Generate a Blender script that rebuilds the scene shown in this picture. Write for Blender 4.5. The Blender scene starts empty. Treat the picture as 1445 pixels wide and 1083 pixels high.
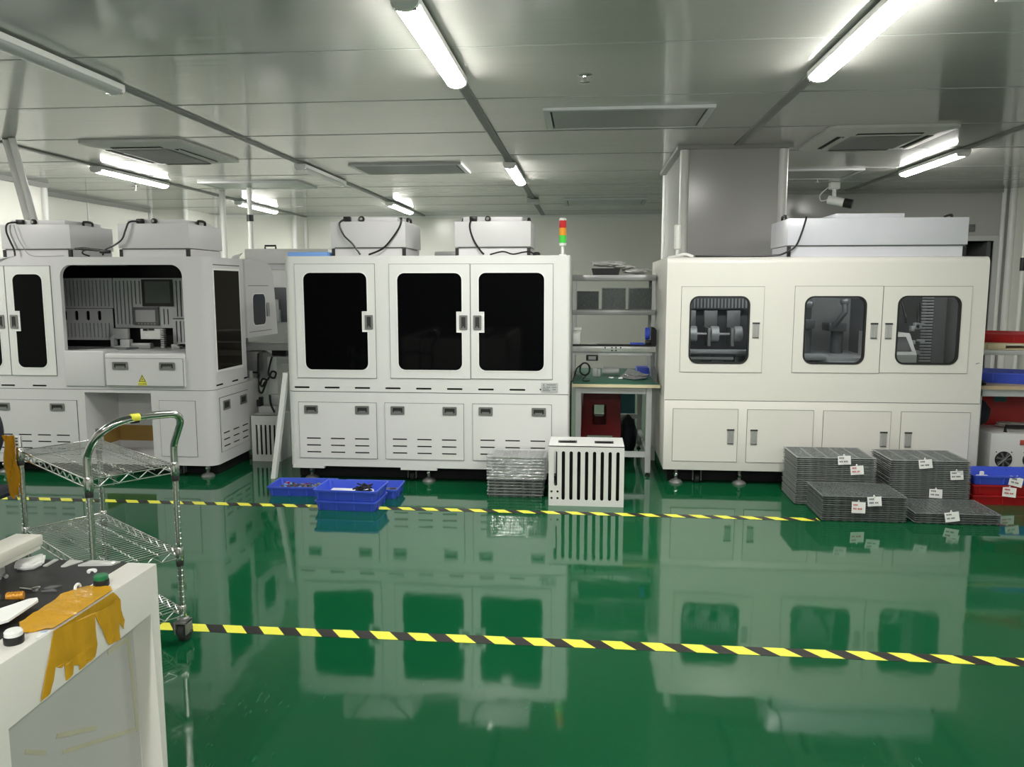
import bpy, bmesh, math, random
from mathutils import Vector, Matrix
from mathutils.geometry import tessellate_polygon
random.seed(7)
S = bpy.context.scene
COL = S.collection
R = math.radians
PI = math.pi

# ------------------------------------------------------------------ materials
def nodes(name):
    m = bpy.data.materials.new(name); m.use_nodes = True
    nt = m.node_tree
    return m, nt, nt.nodes['Principled BSDF']

def noise(nt, scale, stretch=(1, 1, 1), detail=3.0, coord='Object'):
    tc = nt.nodes.new('ShaderNodeTexCoord'); mp = nt.nodes.new('ShaderNodeMapping')
    mp.inputs['Scale'].default_value = stretch
    nz = nt.nodes.new('ShaderNodeTexNoise'); nz.inputs['Scale'].default_value = scale
    nz.inputs['Detail'].default_value = detail
    nt.links.new(tc.outputs[coord], mp.inputs['Vector']); nt.links.new(mp.outputs['Vector'], nz.inputs['Vector'])
    return nz

def mat(name, col, rough=0.5, metal=0.0, var=0.06, scale=6.0, ior=1.45, bump=0.0, bscale=40.0,
        stretch=(1, 1, 1), alpha=1.0, trans=0.0, emit=0.0, rvar=0.0, coat=0.0):
    m, nt, b = nodes(name)
    nz = noise(nt, scale, stretch)
    mx = nt.nodes.new('ShaderNodeMix'); mx.data_type = 'RGBA'
    mx.inputs['A'].default_value = tuple(max(0, c * (1 - var)) for c in col) + (1,)
    mx.inputs['B'].default_value = tuple(min(1, c * (1 + var)) for c in col) + (1,)
    nt.links.new(nz.outputs['Fac'], mx.inputs['Factor'])
    nt.links.new(mx.outputs['Result'], b.inputs['Base Color'])
    b.inputs['Roughness'].default_value = rough; b.inputs['Metallic'].default_value = metal
    b.inputs['IOR'].default_value = ior; b.inputs['Alpha'].default_value = alpha
    b.inputs['Transmission Weight'].default_value = trans
    b.inputs['Coat Weight'].default_value = coat
    if rvar:
        mr = nt.nodes.new('ShaderNodeMapRange')
        mr.inputs['To Min'].default_value = max(0.02, rough - rvar); mr.inputs['To Max'].default_value = rough + rvar
        nt.links.new(nz.outputs['Fac'], mr.inputs['Value']); nt.links.new(mr.outputs['Result'], b.inputs['Roughness'])
    if bump:
        n2 = noise(nt, bscale, stretch); bp = nt.nodes.new('ShaderNodeBump')
        bp.inputs['Strength'].default_value = bump; bp.inputs['Distance'].default_value = 0.01
        nt.links.new(n2.outputs['Fac'], bp.inputs['Height']); nt.links.new(bp.outputs['Normal'], b.inputs['Normal'])
    if emit:
        b.inputs['Emission Color'].default_value = tuple(col) + (1,); b.inputs['Emission Strength'].default_value = emit
    return m

def glass(name, tint, refl=0.06, rough=0.02):
    m = bpy.data.materials.new(name); m.use_nodes = True; nt = m.node_tree
    nt.nodes.clear()
    out = nt.nodes.new('ShaderNodeOutputMaterial'); mx = nt.nodes.new('ShaderNodeMixShader')
    t = nt.nodes.new('ShaderNodeBsdfTransparent'); g = nt.nodes.new('ShaderNodeBsdfGlossy')
    fr = nt.nodes.new('ShaderNodeFresnel'); fr.inputs['IOR'].default_value = 1.45
    nz = noise(nt, 3.0); mr = nt.nodes.new('ShaderNodeMapRange')
    mr.inputs['To Min'].default_value = rough; mr.inputs['To Max'].default_value = rough + 0.03
    nt.links.new(nz.outputs['Fac'], mr.inputs['Value']); nt.links.new(mr.outputs['Result'], g.inputs['Roughness'])
    t.inputs['Color'].default_value = tuple(tint) + (1,)
    nt.links.new(fr.outputs['Fac'], mx.inputs['Fac']); nt.links.new(t.outputs[0], mx.inputs[1])
    nt.links.new(g.outputs[0], mx.inputs[2]); nt.links.new(mx.outputs[0], out.inputs['Surface'])
    return m

M = {}
M['paint'] = mat('white_machine_paint', (.73, .73, .715), .38, var=.015, scale=2, ior=1.45)
M['paint_warm'] = mat('warm_white_machine_paint', (.75, .73, .68), .36, var=.015, scale=2, ior=1.45)
M['paint_cool'] = mat('cool_white_machine_paint', (.63, .62, .63), .42, var=.02, scale=2)
M['film'] = mat('protective_film', (.66, .66, .72), .25, var=.04, scale=9, bump=.15, bscale=14)
M['trimwhite'] = mat('white_window_trim', (.82, .82, .8), .35, var=.02)
M['gap'] = mat('door_gap_shadow_gasket', (.09, .09, .09), .7)
M['black'] = mat('black_plastic', (.012, .012, .013), .4, var=.2)
M['void'] = mat('black_and_shade_fill', (.006, .006, .007), .8, var=.2)  # black things, and shade coloured into slots, vents and undersides
M['blackglass'] = mat('black_acrylic', (.002, .002, .0025), .05, var=.2, ior=1.22)
M['amberglass'] = mat('dark_amber_acrylic', (.006, .003, .001), .06, var=.2, ior=1.25)
M['blueglass'] = mat('dark_blue_acrylic', (.004, .008, .03), .12, var=.2)
M['glass'] = glass('clear_pane', (.9, .92, .93))
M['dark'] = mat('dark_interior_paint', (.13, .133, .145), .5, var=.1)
M['darkgrey'] = mat('dark_grey_metal', (.16, .165, .17), .45, .3)
M['barpale'] = mat('cream_bar', (.66, .64, .57), .4)
M['grey'] = mat('grey_metal', (.36, .36, .36), .4, .5)
M['lgrey'] = mat('light_grey_metal', (.52, .53, .53), .4, .2)
M['alu'] = mat('brushed_aluminium', (.62, .62, .61), .33, .7, stretch=(1, 12, 1), scale=30, var=.08)
M['chrome'] = mat('chrome', (.62, .62, .61), .16, 1.0, var=.03)
M['wire'] = mat('chromed_wire', (.5, .5, .49), .3, .85, var=.05)
M['zinc'] = mat('zinc_handle', (.27, .27, .265), .38, .6, var=.12, scale=40)
M['cup'] = mat('handle_cup_metal', (.05, .05, .048), .45, .4, var=.2, scale=60)
M['barmetal'] = mat('satin_bar_metal', (.5, .5, .49), .4, .35, var=.1, scale=60)
M['rubber'] = mat('black_rubber', (.02, .02, .02), .6)
M['red'] = mat('red_plastic', (.42, .012, .016), .35, var=.06)
M['stoolred'] = mat('shaded_red_plastic', (.11, .0025, .004), .35, var=.06)  # red darkened to carry the shade under the bench
M['blue'] = mat('blue_bin_plastic', (.05, .1, .62), .38, var=.05)
M['bluefilm'] = mat('pale_blue_film', (.2, .38, .78), .35, var=.05)
M['matgreen'] = mat('green_esd_mat', (.03, .13, .085), .45, var=.08)
M['edge'] = mat('beige_edge_band', (.68, .6, .4), .5, var=.06)
M['wood'] = mat('pale_wood_board', (.55, .43, .28), .55, var=.15, stretch=(2, 20, 20), scale=5)
M['card'] = mat('brown_cardboard', (.33, .2, .05), .6, var=.12, stretch=(1, 1, 8), scale=6)
M['paper'] = mat('white_paper', (.85, .85, .83), .6, var=.03)
M['ink'] = mat('dark_print', (.12, .12, .13), .6)
M['redink'] = mat('red_print', (.5, .08, .06), .6)
M['kapton'] = mat('amber_tape', (.60, .315, .014), .2, var=.25, scale=16, stretch=(1, 1.6, .5), bump=.35, bscale=22, rvar=.06)
M['yellow'] = mat('yellow_tape', (.82, .8, .08), .4, var=.06)
M['tapeblack'] = mat('black_tape', (.02, .018, .018), .4, var=.1)
M['signyellow'] = mat('yellow_sticker', (.78, .74, .06), .45)
M['residue'] = mat('old_tape_residue', (.5, .48, .34), .5, var=.12, scale=30)
M['clear'] = mat('clear_blister_plastic', (.19, .208, .203), .16, var=.5, scale=55, bump=.9, bscale=75, alpha=.92)
M['rim'] = mat('tray_rim_plastic', (.33, .355, .345), .12, var=.3, scale=40, alpha=.9)
M['rimdark'] = mat('smoky_tray_rim_plastic', (.2, .22, .215), .12, var=.4, scale=40, alpha=.9)
M['cleardark'] = mat('smoky_blister_plastic', (.13, .145, .142), .16, var=.65, scale=75, bump=1.0, bscale=80, alpha=.93)
M['bag'] = mat('crumpled_clear_bag', (.66, .66, .63), .2, var=.2, scale=12, bump=.7, bscale=14, alpha=.8)
M['foil'] = mat('silvery_bag', (.4, .4, .41), .3, .4, var=.3, scale=14, bump=1.0, bscale=22)
M['wrap'] = mat('stretch_wrap', (.55, .57, .57), .12, var=.15, bump=.35, bscale=30, stretch=(.6, 1, 1.2), alpha=.5, ior=3.2)
M['lampwhite'] = mat('lamp_housing', (.8, .8, .78), .4)
M['lit'] = mat('lit_diffuser', (1, .985, .93), .4, var=.0, emit=17.0)
M['insidefill'] = mat('bay_fill_strip', (1, 1, .98), .4, var=0, emit=2.2)
M['unlit'] = mat('unlit_diffuser', (.42, .43, .42), .15, var=.04)
M['lred'] = mat('red_lens', (.5, .01, .015), .25)
M['lamber'] = mat('amber_lens', (.75, .3, .02), .25)
M['lgreen'] = mat('green_lens', (.06, .55, .06), .25)
M['lwhite'] = mat('white_lens', (.75, .75, .72), .3)
M['screen'] = mat('dull_screen', (.075, .085, .08), .25, var=.05)
M['screenl'] = mat('pale_screen', (.42, .42, .43), .3, var=.05)
M['bezel'] = mat('grey_bezel', (.12, .12, .125), .5)
M['perf'] = mat('slotted_panel_grey', (.56, .57, .58), .4, .1, var=.06)
M['orange'] = mat('orange_brass', (.6, .27, .03), .35, .2)
M['btngreen'] = mat('green_button', (.01, .17, .06), .4)
M['whiteplastic'] = mat('white_plastic', (.8, .8, .78), .4)
M['acpanel'] = mat('ac_panel_plastic', (.5, .5, .47), .45)
M['parts'] = mat('mixed_small_parts', (.12, .1, .13), .4, var=.9, scale=160)
M['wall'] = mat('wall_panel_paint', (.74, .735, .68), .22, var=.02, scale=1.2, bump=.02, bscale=2)
M['wallgrey'] = mat('dimmed_wall_panel_paint', (.40, .40, .385), .2, var=.02, scale=1.2, bump=.02, bscale=2)  # wall paint darkened to carry the dim rear right in its colour
M['wallfar'] = mat('dark_wall_for_reflections', (.12, .13, .12), .4, var=.1, scale=1.2)  # unseen wall behind the camera, darkened to keep window reflections black
M['strip'] = mat('grey_cable_strip', (.2, .2, .195), .5)
M['cove'] = mat('white_cove_trim', (.72, .72, .7), .35)
M['sidepanel'] = mat('shaded_white_paint', (.5, .495, .475), .4, var=.02)  # machine white darkened to stand for the shaded recess
M['seamtrim'] = mat('dark_cove_trim', (.3, .3, .29), .4)
M['navy'] = mat('navy_cloth', (.01, .012, .02), .7, bump=.5)
M['teal'] = mat('teal_crate', (.03, .13, .15), .5)

def floor_material():
    m, nt, b = nodes('green_epoxy_floor')
    n1 = noise(nt, .55, detail=4); cr = nt.nodes.new('ShaderNodeValToRGB')
    cr.color_ramp.elements[0].position = .3; cr.color_ramp.elements[0].color = (.0035, .078, .027, 1)
    cr.color_ramp.elements[1].position = .75; cr.color_ramp.elements[1].color = (.006, .098, .037, 1)
    nt.links.new(n1.outputs['Fac'], cr.inputs['Fac'])
    # faint scuffed patches
    n2 = noise(nt, 1.3, detail=5); n3 = noise(nt, 60, (1, .25, 1), detail=2)
    r2 = nt.nodes.new('ShaderNodeMapRange'); r2.inputs['From Min'].default_value = .55; r2.inputs['From Max'].default_value = .75
    r3 = nt.nodes.new('ShaderNodeMapRange'); r3.inputs['From Min'].default_value = .58; r3.inputs['From Max'].default_value = .8
    nt.links.new(n2.outputs['Fac'], r2.inputs['Value']); nt.links.new(n3.outputs['Fac'], r3.inputs['Value'])
    mu = nt.nodes.new('ShaderNodeMath'); mu.operation = 'MULTIPLY'
    nt.links.new(r2.outputs['Result'], mu.inputs[0]); nt.links.new(r3.outputs['Result'], mu.inputs[1])
    mx = nt.nodes.new('ShaderNodeMix'); mx.data_type = 'RGBA'; mx.inputs['B'].default_value = (0.09, .2, .135, 1)
    nt.links.new(mu.outputs[0], mx.inputs['Factor']); nt.links.new(cr.outputs['Color'], mx.inputs['A'])
    nt.links.new(mx.outputs['Result'], b.inputs['Base Color'])
    mr = nt.nodes.new('ShaderNodeMapRange'); mr.inputs['To Min'].default_value = .03; mr.inputs['To Max'].default_value = .09
    nt.links.new(n2.outputs['Fac'], mr.inputs['Value']); nt.links.new(mr.outputs['Result'], b.inputs['Roughness'])
    b.inputs['IOR'].default_value = 1.75
    n4 = noise(nt, 3.2, detail=2.0); bp = nt.nodes.new('ShaderNodeBump')
    bp.inputs['Strength'].default_value = .05; bp.inputs['Distance'].default_value = .02
    nt.links.new(n4.outputs['Fac'], bp.inputs['Height']); nt.links.new(bp.outputs['Normal'], b.inputs['Normal'])
    return m
M['floor'] = floor_material()

def ceiling_material():
    m, nt, b = nodes('painted_steel_ceiling')
    n1 = noise(nt, 1.0, (.25, 2, 1)); cr = nt.nodes.new('ShaderNodeMix'); cr.data_type = 'RGBA'
    cr.inputs['A'].default_value = (.36, .36, .34, 1); cr.inputs['B'].default_value = (.42, .42, .395, 1)
    nt.links.new(n1.outputs['Fac'], cr.inputs['Factor']); nt.links.new(cr.outputs['Result'], b.inputs['Base Color'])
    b.inputs['Roughness'].default_value = .1; b.inputs['IOR'].default_value = 1.75
    n2 = noise(nt, 2.2, (.35, 7, 1), detail=4); bp = nt.nodes.new('ShaderNodeBump')
    bp.inputs['Strength'].default_value = .06; bp.inputs['Distance'].default_value = .02
    nt.links.new(n2.outputs['Fac'], bp.inputs['Height']); nt.links.new(bp.outputs['Normal'], b.inputs['Normal'])
    return m
M['ceiling'] = ceiling_material()

# ------------------------------------------------------------------ mesh helpers
def rr(x0, z0, x1, z1, r, n=6):
    """rounded rectangle outline; r one radius or four (bl, br, tr, tl)"""
    rs = r if isinstance(r, (tuple, list)) else (r,) * 4
    cs = [(x0, z0, rs[0], PI), (x1, z0, rs[1], 1.5 * PI), (x1, z1, rs[2], 0), (x0, z1, rs[3], .5 * PI)]
    sg = [(1, 1), (-1, 1), (-1, -1), (1, -1)]
    out = []
    for (cx, cz, q, a0), (sx, sz) in zip(cs, sg):
        if q <= 0: out.append((cx, cz)); continue
        for k in range(n + 1):
            a = a0 + .5 * PI * k / n
            out.append((cx + sx * q + q * math.cos(a), cz + sz * q + q * math.sin(a)))
    return out

def capsule(x0, z0, x1, z1, n=5):
    return rr(x0, z0, x1, z1, min(abs(x1 - x0), abs(z1 - z0)) / 2 * .999, n)

def circle(cx, cz, r, n=24):
    return [(cx + r * math.cos(2 * PI * k / n), cz + r * math.sin(2 * PI * k / n)) for k in range(n)]

class MB:
    def __init__(s): s.bm = bmesh.new()
    def box(s, x0, x1, y0, y1, z0, z1, bev=0.0, seg=2, mi=0):
        v = [s.bm.verts.new((x, y, z)) for z in (z0, z1) for x, y in ((x0, y0), (x1, y0), (x1, y1), (x0, y1))]
        fs = [s.bm.faces.new([v[i] for i in q]) for q in
              ((3, 2, 1, 0), (4, 5, 6, 7), (0, 1, 5, 4), (1, 2, 6, 5), (2, 3, 7, 6), (3, 0, 4, 7))]
        for f in fs: f.material_index = mi
        if bev:
            es = {e for f in fs for e in f.edges}
            bmesh.ops.bevel(s.bm, geom=list(es), offset=bev, segments=seg, affect='EDGES', profile=.5)
        return s
    def prism(s, outer, d0, d1, plane='xz', holes=(), mi=0):
        """plate: outline (with holes) in a plane, extruded from d0 to d1 along the third axis"""
        def P(a, b, d):
            return (a, d, b) if plane == 'xz' else ((a, b, d) if plane == 'xy' else (d, a, b))
        loops = [list(outer)] + [list(h) for h in holes]
        flat = [p for l in loops for p in l]
        tris = tessellate_polygon([[Vector((a, b, 0)) for a, b in l] for l in loops])
        A = [s.bm.verts.new(P(a, b, d0)) for a, b in flat]; B = [s.bm.verts.new(P(a, b, d1)) for a, b in flat]
        F = []
        for t in tris:
            if len(set(t)) < 3: continue
            try:
                F.append(s.bm.faces.new([A[i] for i in t])); F.append(s.bm.faces.new([B[i] for i in reversed(t)]))
            except ValueError: pass
        k = 0
        for l in loops:
            n = len(l)
            for i in range(n):
                j = (i + 1) % n
                try: F.append(s.bm.faces.new((A[k + i], A[k + j], B[k + j], B[k + i])))
                except ValueError: pass
            k += n
        for f in F: f.material_index = mi
        bmesh.ops.recalc_face_normals(s.bm, faces=F)
        return s
    def cyl(s, p0, p1, r, n=16, r1=None, mi=0):
        return s.tube([p0, p1], r, n, r1=r1, mi=mi)
    def tube(s, pts, r, n=8, closed=False, r1=None, mi=0):
        pts = [Vector(p) for p in pts]; N = len(pts); rings = []
        t0 = (pts[1] - pts[0]).normalized()
        u = t0.orthogonal().normalized()
        for i, p in enumerate(pts):
            if closed: t = (pts[(i + 1) % N] - pts[i - 1]).normalized()
            else: t = (pts[min(i + 1, N - 1)] - pts[max(i - 1, 0)]).normalized()
            u = (u - t * u.dot(t))
            u = u.normalized() if u.length > 1e-6 else t.orthogonal().normalized()
            w = t.cross(u)
            q = r if r1 is None else r + (r1 - r) * i / (N - 1)
            rings.append([s.bm.verts.new(p + q * (math.cos(2 * PI * k / n) * u + math.sin(2 * PI * k / n) * w)) for k in range(n)])
        F = []
        for i in range(N if closed else N - 1):
            a, b = rings[i], rings[(i + 1) % N]
            for k in range(n): F.append(s.bm.faces.new((a[k], a[(k + 1) % n], b[(k + 1) % n], b[k])))
        if not closed:
            F.append(s.bm.faces.new(list(reversed(rings[0])))); F.append(s.bm.faces.new(rings[-1]))
        for f in F: f.material_index = mi
        return s
    def lathe(s, prof, c, n=24, axis='z', mi=0):
        """prof (radius, height) from bottom to top"""
        rings = []
        for r, h in prof:
            ring = []
            for k in range(n):
                a = 2 * PI * k / n; x, y = r * math.cos(a), r * math.sin(a)
                o = (x, y, h) if axis == 'z' else ((x, h, y) if axis == 'y' else (h, x, y))
                ring.append(s.bm.verts.new((c[0] + o[0], c[1] + o[1], c[2] + o[2])))
            rings.append(ring)
        F = []
        for a, b in zip(rings, rings[1:]):
            for k in range(n): F.append(s.bm.faces.new((a[k], a[(k + 1) % n], b[(k + 1) % n], b[k])))
        F.append(s.bm.faces.new(list(reversed(rings[0])))); F.append(s.bm.faces.new(rings[-1]))
        for f in F: f.material_index = mi
        bmesh.ops.recalc_face_normals(s.bm, faces=F)
        return s
    def blob(s, c, rad, n=2, jit=.15, seed=1, mi=0):
        rnd = random.Random(seed)
        r = bmesh.ops.create_icosphere(s.bm, subdivisions=n, radius=1)
        for v in r['verts']:
            k = 1 + rnd.uniform(-jit, jit)
            v.co = Vector((c[0] + v.co.x * rad[0] * k, c[1] + v.co.y * rad[1] * k, c[2] + v.co.z * rad[2] * k))
        return s
    def spheres(s, c, r):
        bmesh.ops.create_uvsphere(s.bm, u_segments=12, v_segments=8, radius=r, matrix=Matrix.Translation(c)); return s

ORG = {}
def link(o, parent=None):
    COL.objects.link(o)
    if parent is not None:
        o.parent = parent; ORG[o.name] = ORG[parent.name]
    return o

def thing(name, label, cat, loc=(0, 0, 0), group=None, rotz=0.0, local=False):
    """an Empty at the thing's base; parts are given in world metres unless local"""
    o = bpy.data.objects.new(name, None); COL.objects.link(o)
    o.empty_display_size = .1
    o.location = loc; o.rotation_euler = (0, 0, rotz)
    o['label'] = label; o['category'] = cat
    if group: o['group'] = group
    ORG[o.name] = Vector((0, 0, 0)) if local else Vector(loc)
    return o

def obj(name, mb, m, parent=None, sharp=35, label=None, org=None):
    off = ORG[parent.name] if parent is not None else (Vector(org) if org else Vector((0, 0, 0)))
    if off.length: bmesh.ops.translate(mb.bm, vec=-off, verts=mb.bm.verts)
    me = bpy.data.meshes.new(name); mb.bm.to_mesh(me); mb.bm.free()
    for q in (m if isinstance(m, (list, tuple)) else [m]): me.materials.append(M[q])
    me.shade_smooth(); me.set_sharp_from_angle(angle=R(sharp))
    o = bpy.data.objects.new(name, me); link(o, parent)
    if parent is None:
        ORG[o.name] = off
        o.location = off
    if label: o['label'] = label
    return o

def solo(name, mb, m, label, cat, group=None, org=None, sharp=35):
    """a thing that is one mesh"""
    if org is None:
        vs = [v.co for v in mb.bm.verts]
        org = ((min(v.x for v in vs) + max(v.x for v in vs)) / 2, (min(v.y for v in vs) + max(v.y for v in vs)) / 2, min(v.z for v in vs))
    o = obj(name, mb, m, None, sharp, label, org)
    o['category'] = cat
    if group: o['group'] = group
    return o

def struct(name, mb, m, sharp=35):
    o = obj(name, mb, m, None, sharp); o['kind'] = 'structure'; return o

def cut(o, mb, m):
    """carve a cutter out of an object; the carved faces take the cutter's material"""
    off = ORG[o.name]
    bmesh.ops.translate(mb.bm, vec=-off, verts=mb.bm.verts)
    bmesh.ops.recalc_face_normals(mb.bm, faces=mb.bm.faces)
    me = bpy.data.meshes.new('cutter'); mb.bm.to_mesh(me); mb.bm.free(); me.materials.append(M[m])
    c = bpy.data.objects.new('cutter', me); COL.objects.link(c)
    wm = Matrix.Translation(off); c.matrix_world = wm
    if o.parent is None: o.matrix_world = wm
    md = o.modifiers.new('carve', 'BOOLEAN'); md.object = c; md.operation = 'DIFFERENCE'; md.solver = 'EXACT'
    md.material_mode = 'TRANSFER'
    bpy.context.view_layer.update()
    dg = bpy.context.evaluated_depsgraph_get()
    new = bpy.data.meshes.new_from_object(o.evaluated_get(dg))
    o.modifiers.clear(); old = o.data; o.data = new; new.name = o.name
    bpy.data.objects.remove(c)
    new.shade_smooth(); new.set_sharp_from_angle(angle=R(30))
    return o

def tree_copy(src, loc=None, label=None, group=None, parent=None, mats=None):
    c = src.copy(); COL.objects.link(c)
    if parent is not None: c.parent = parent
    if loc is not None: c.location = loc
    if label: c['label'] = label
    if group: c['group'] = group
    for ch in list(src.children): tree_copy(ch, parent=c)
    return c

def merged(*mbs):
    a = mbs[0]
    return a

def bez(p0, p1, p2, p3, n=12):
    p0, p1, p2, p3 = map(Vector, (p0, p1, p2, p3)); out = []
    for i in range(n + 1):
        t = i / n; out.append(p0 * (1 - t) ** 3 + p1 * 3 * t * (1 - t) ** 2 + p2 * 3 * t * t * (1 - t) + p3 * t ** 3)
    return out

def smooth_path(pts, n=6):
    pts = [Vector(p) for p in pts]; out = []
    for i in range(len(pts) - 1):
        a = pts[max(i - 1, 0)]; b = pts[i]; c = pts[i + 1]; d = pts[min(i + 2, len(pts) - 1)]
        for k in range(n):
            t = k / n
            out.append(.5 * ((2 * b) + (c - a) * t + (2 * a - 5 * b + 4 * c - d) * t * t + (3 * b - a - 3 * c + d) * t ** 3))
    out.append(pts[-1]); return out

# ------------------------------------------------------------------ camera and view
cam = bpy.data.cameras.new('camera'); co = bpy.data.objects.new('camera', cam); COL.objects.link(co)
cam.sensor_fit = 'HORIZONTAL'; cam.sensor_width = 36.0; cam.lens = 36.0 * 1115.7 / 1445.0
cam.clip_start = .05
co.location = (0, 0, 1.6); co.rotation_euler = (PI / 2 - .12315, 0.0, .093806)
S.camera = co
S.view_settings.view_transform = 'Standard'; S.view_settings.look = 'None'
S.view_settings.exposure = 2.75; S.view_settings.gamma = 1.0
S.view_settings.use_curve_mapping = False
w = bpy.data.worlds.new('world'); S.world = w; w.use_nodes = True
w.node_tree.nodes['Background'].inputs['Color'].default_value = (.5, .52, .5, 1)
w.node_tree.nodes['Background'].inputs['Strength'].default_value = .05

# ================================================================== THE ROOM
H = 2.95
struct('floor', MB().box(-8.2, 6.3, -6.3, 16.0, -.1, 0), 'floor')
cb = MB().box(-8.2, 6.3, -6.3, 16.0, H, H + .12)
y = 4.66 - 1.25 * 8
while y < 15.6:
    cb.box(-7.8, 5.95, y - .006, y + .006, H - .003, H + .01, mi=1); y += 1.25
struct('ceiling', cb, ['ceiling', 'seamtrim'])
struct('wall_left', MB().box(-8.1, -7.8, -6.3, 15.9, 0, H)
       .box(-7.8, -7.2, -6.3, 10.1, 0, H), 'wall')
struct('wall_pilaster', MB().box(-7.8, -7.15, 13.76, 14.95, 0, H), 'wall')
struct('wall_back', MB().box(-7.8, -5.56, 14.95, 15.9, 0, H).box(-5.56, 1.6, 15.48, 15.9, 0, H), 'wall')
# right-hand back wall with its door opening
wb = MB().box(1.6, 4.85, 11.95, 12.1, 0, H).box(5.72, 6.2, 11.95, 12.1, 0, H).box(4.85, 5.72, 11.95, 12.1, 2.23, H)
wb.box(1.6, 1.75, 12.1, 15.9, 0, H)
struct('wall_back_right', wb, 'wallgrey')
struct('wall_passage', MB().box(4.5, 6.1, 13.0, 13.1, 0, H).box(4.5, 4.6, 12.1, 13.0, 0, H).box(6.0, 6.1, 12.1, 13.0, 0, H).box(4.6, 6.0, 12.1, 13.0, 2.3, 2.36), 'void')  # passage walls coloured black to read as an unlit room
struct('wall_right', MB().box(5.96, 6.2, -6.3, 11.95, 0, H), 'wall')
struct('wall_front', MB().box(-8.1, 6.2, -6.3, -6.15, 0, H), 'wallfar')
# column boxed in panels, with white coves on its edges
struct('column', MB().box(.925, 1.885, 8.04, 9.82, 0, H), 'wallgrey')
t = MB()
for (x, yy) in ((.915, 8.03), (1.895, 8.03), (.915, 9.82)):
    t.cyl((x + (.02 if x < 1.5 else -.02), yy + .015, 0), (x + (.02 if x < 1.5 else -.02), yy + .015, H - .04), .045, 14)
struct('trim_1', t, 'cove')
t = MB().box(.86, 1.95, 7.99, 8.045, H - .035, H).box(.86, .93, 8.046, 9.86, H - .035, H).box(1.88, 1.95, 8.046, 9.86, H - .035, H)
struct('trim_2', t, 'seamtrim')
# wall / ceiling coves
t = MB().box(-7.8, -5.56, 14.91, 14.95, H - .05, H).box(-5.56, 1.6, 15.44, 15.48, H - .05, H)
struct('trim_3', t, 'cove')
struct('trim_4', MB().box(1.6, 5.96, 11.91, 11.95, H - .05, H), 'seamtrim')
struct('trim_5', MB().box(-7.8, -7.75, 10.1, 13.76, H - .06, H).box(-7.2, -7.15, -6.1, 10.14, H - .06, H), 'seamtrim')
t = MB()
for (x, yy) in ((-7.2, 10.1), (-7.78, 13.72), (-7.15, 13.76), (-5.56, 15.42), (-5.6, 14.95), (-7.15, 14.9)):
    t.cyl((x, yy, 0), (x, yy, H), .05, 12)
for yy in (10.9, 11.95, 8.9, 7.8): t.box(-7.8 if yy > 10 else -7.2, (-7.8 if yy > 10 else -7.2) + .012, yy - .02, yy + .02, 0, H)
struct('trim_6', t, 'cove')
struct('trim_7', MB().cyl((5.93, 11.9, 0), (5.93, 11.9, H), .05, 12).cyl((5.82, 11.93, 0), (5.82, 11.93, H), .03, 12), 'cove')
# cable strips along the ceiling
for k, x in enumerate((-5.53, -3.17, -.855, 1.43, 3.69)):
    struct('trim_%d' % (8 + k), MB().box(x - .035, x + .035, -6.0, 15.4 if x < 1 else (8.0 if x < 2 else 11.9), H - .012, H), 'strip')
# doorway frame and half-open dark door
d = struct('door_1', MB().box(5.665, 5.715, 12.0, 12.8, 0, 2.22), 'darkgrey')
obj('door_frame', MB().box(5.72, 5.80, 11.92, 12.0, 0, 2.229).box(4.77, 5.80, 11.92, 12.0, 2.23, 2.3).box(4.77, 4.85, 11.92, 12.0, 0, 2.229), 'lgrey', d)

# ================================================================== CEILING FITTINGS
def lamp(x, yc, on, label, ln=1.5):
    t = thing('batten_light', label, 'ceiling light', (x, yc, H), 'batten lights on the ceiling')
    a, b = yc - ln / 2, yc + ln / 2
    def sec(y0, y1, r, z, m, nm, par=t):
        pr = [(x + r * math.cos(PI + PI * k / 14), z + .55 * r * math.sin(PI + PI * k / 14)) for k in range(15)]
        return obj(nm, MB().prism(pr, y0, y1, 'xz'), m, par)
    obj('housing', MB().box(x - .067, x + .067, a, b, H - .05, H - .012, .006), 'lampwhite', t)
    sec(a + .03, b - .03, .06, H - .05, 'lit' if on else 'unlit', 'diffuser')
    for yy in (a, b - .03): sec(yy, yy + .03, .064, H - .048, 'lampwhite', 'end_cap')
    for yy in (a + .01, b - .03):
        for sx in (-.045, .045): obj('clip', MB().box(x + sx - .01, x + sx + .01, yy, yy + .02, H - .078, H - .045, .004), 'chrome', t)
    return t
LAMPS = [
    (-.855, 4.53, 1, 'lit white batten light at the top centre of the photo, nearest the camera'),
    (1.43, 4.58, 1, 'lit white batten light at the top right, cut by the photo edge'),
    (-3.17, 4.5, 0, 'unlit batten light at the top left edge of the photo'),
    (-3.17, 9.45, 0, 'small unlit batten light on the strip left of the dark ceiling grille'),
    (-.855, 9.55, 1, 'short looking lit batten light on the centre strip above the signal tower'),
    (-5.53, 9.4, 1, 'lit batten light behind the air conditioner cassette on the left'),
    (-5.53, 13.1, 1, 'lit batten light at the far left in front of the back wall'),
    (-3.17, 13.45, 1, 'lit batten light just above the filter unit with two loose cords'),
    (3.69, 9.15, 1, 'lit batten light on the right, behind the right air conditioner cassette')]
for x, yc, on, lb in LAMPS: lamp(x, yc, on, lb)
for x, yc in ((-.855, -.6), (1.43, -.6), (-3.17, -.6), (-5.53, 4.5), (-.855, -4.2), (1.43, -4.2), (3.69, -.6)):  # out-of-view rows of the grid; left ones lit to brighten the left machine
    lamp(x, yc, 1, 'lit batten light on the ceiling outside the photo')

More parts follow.
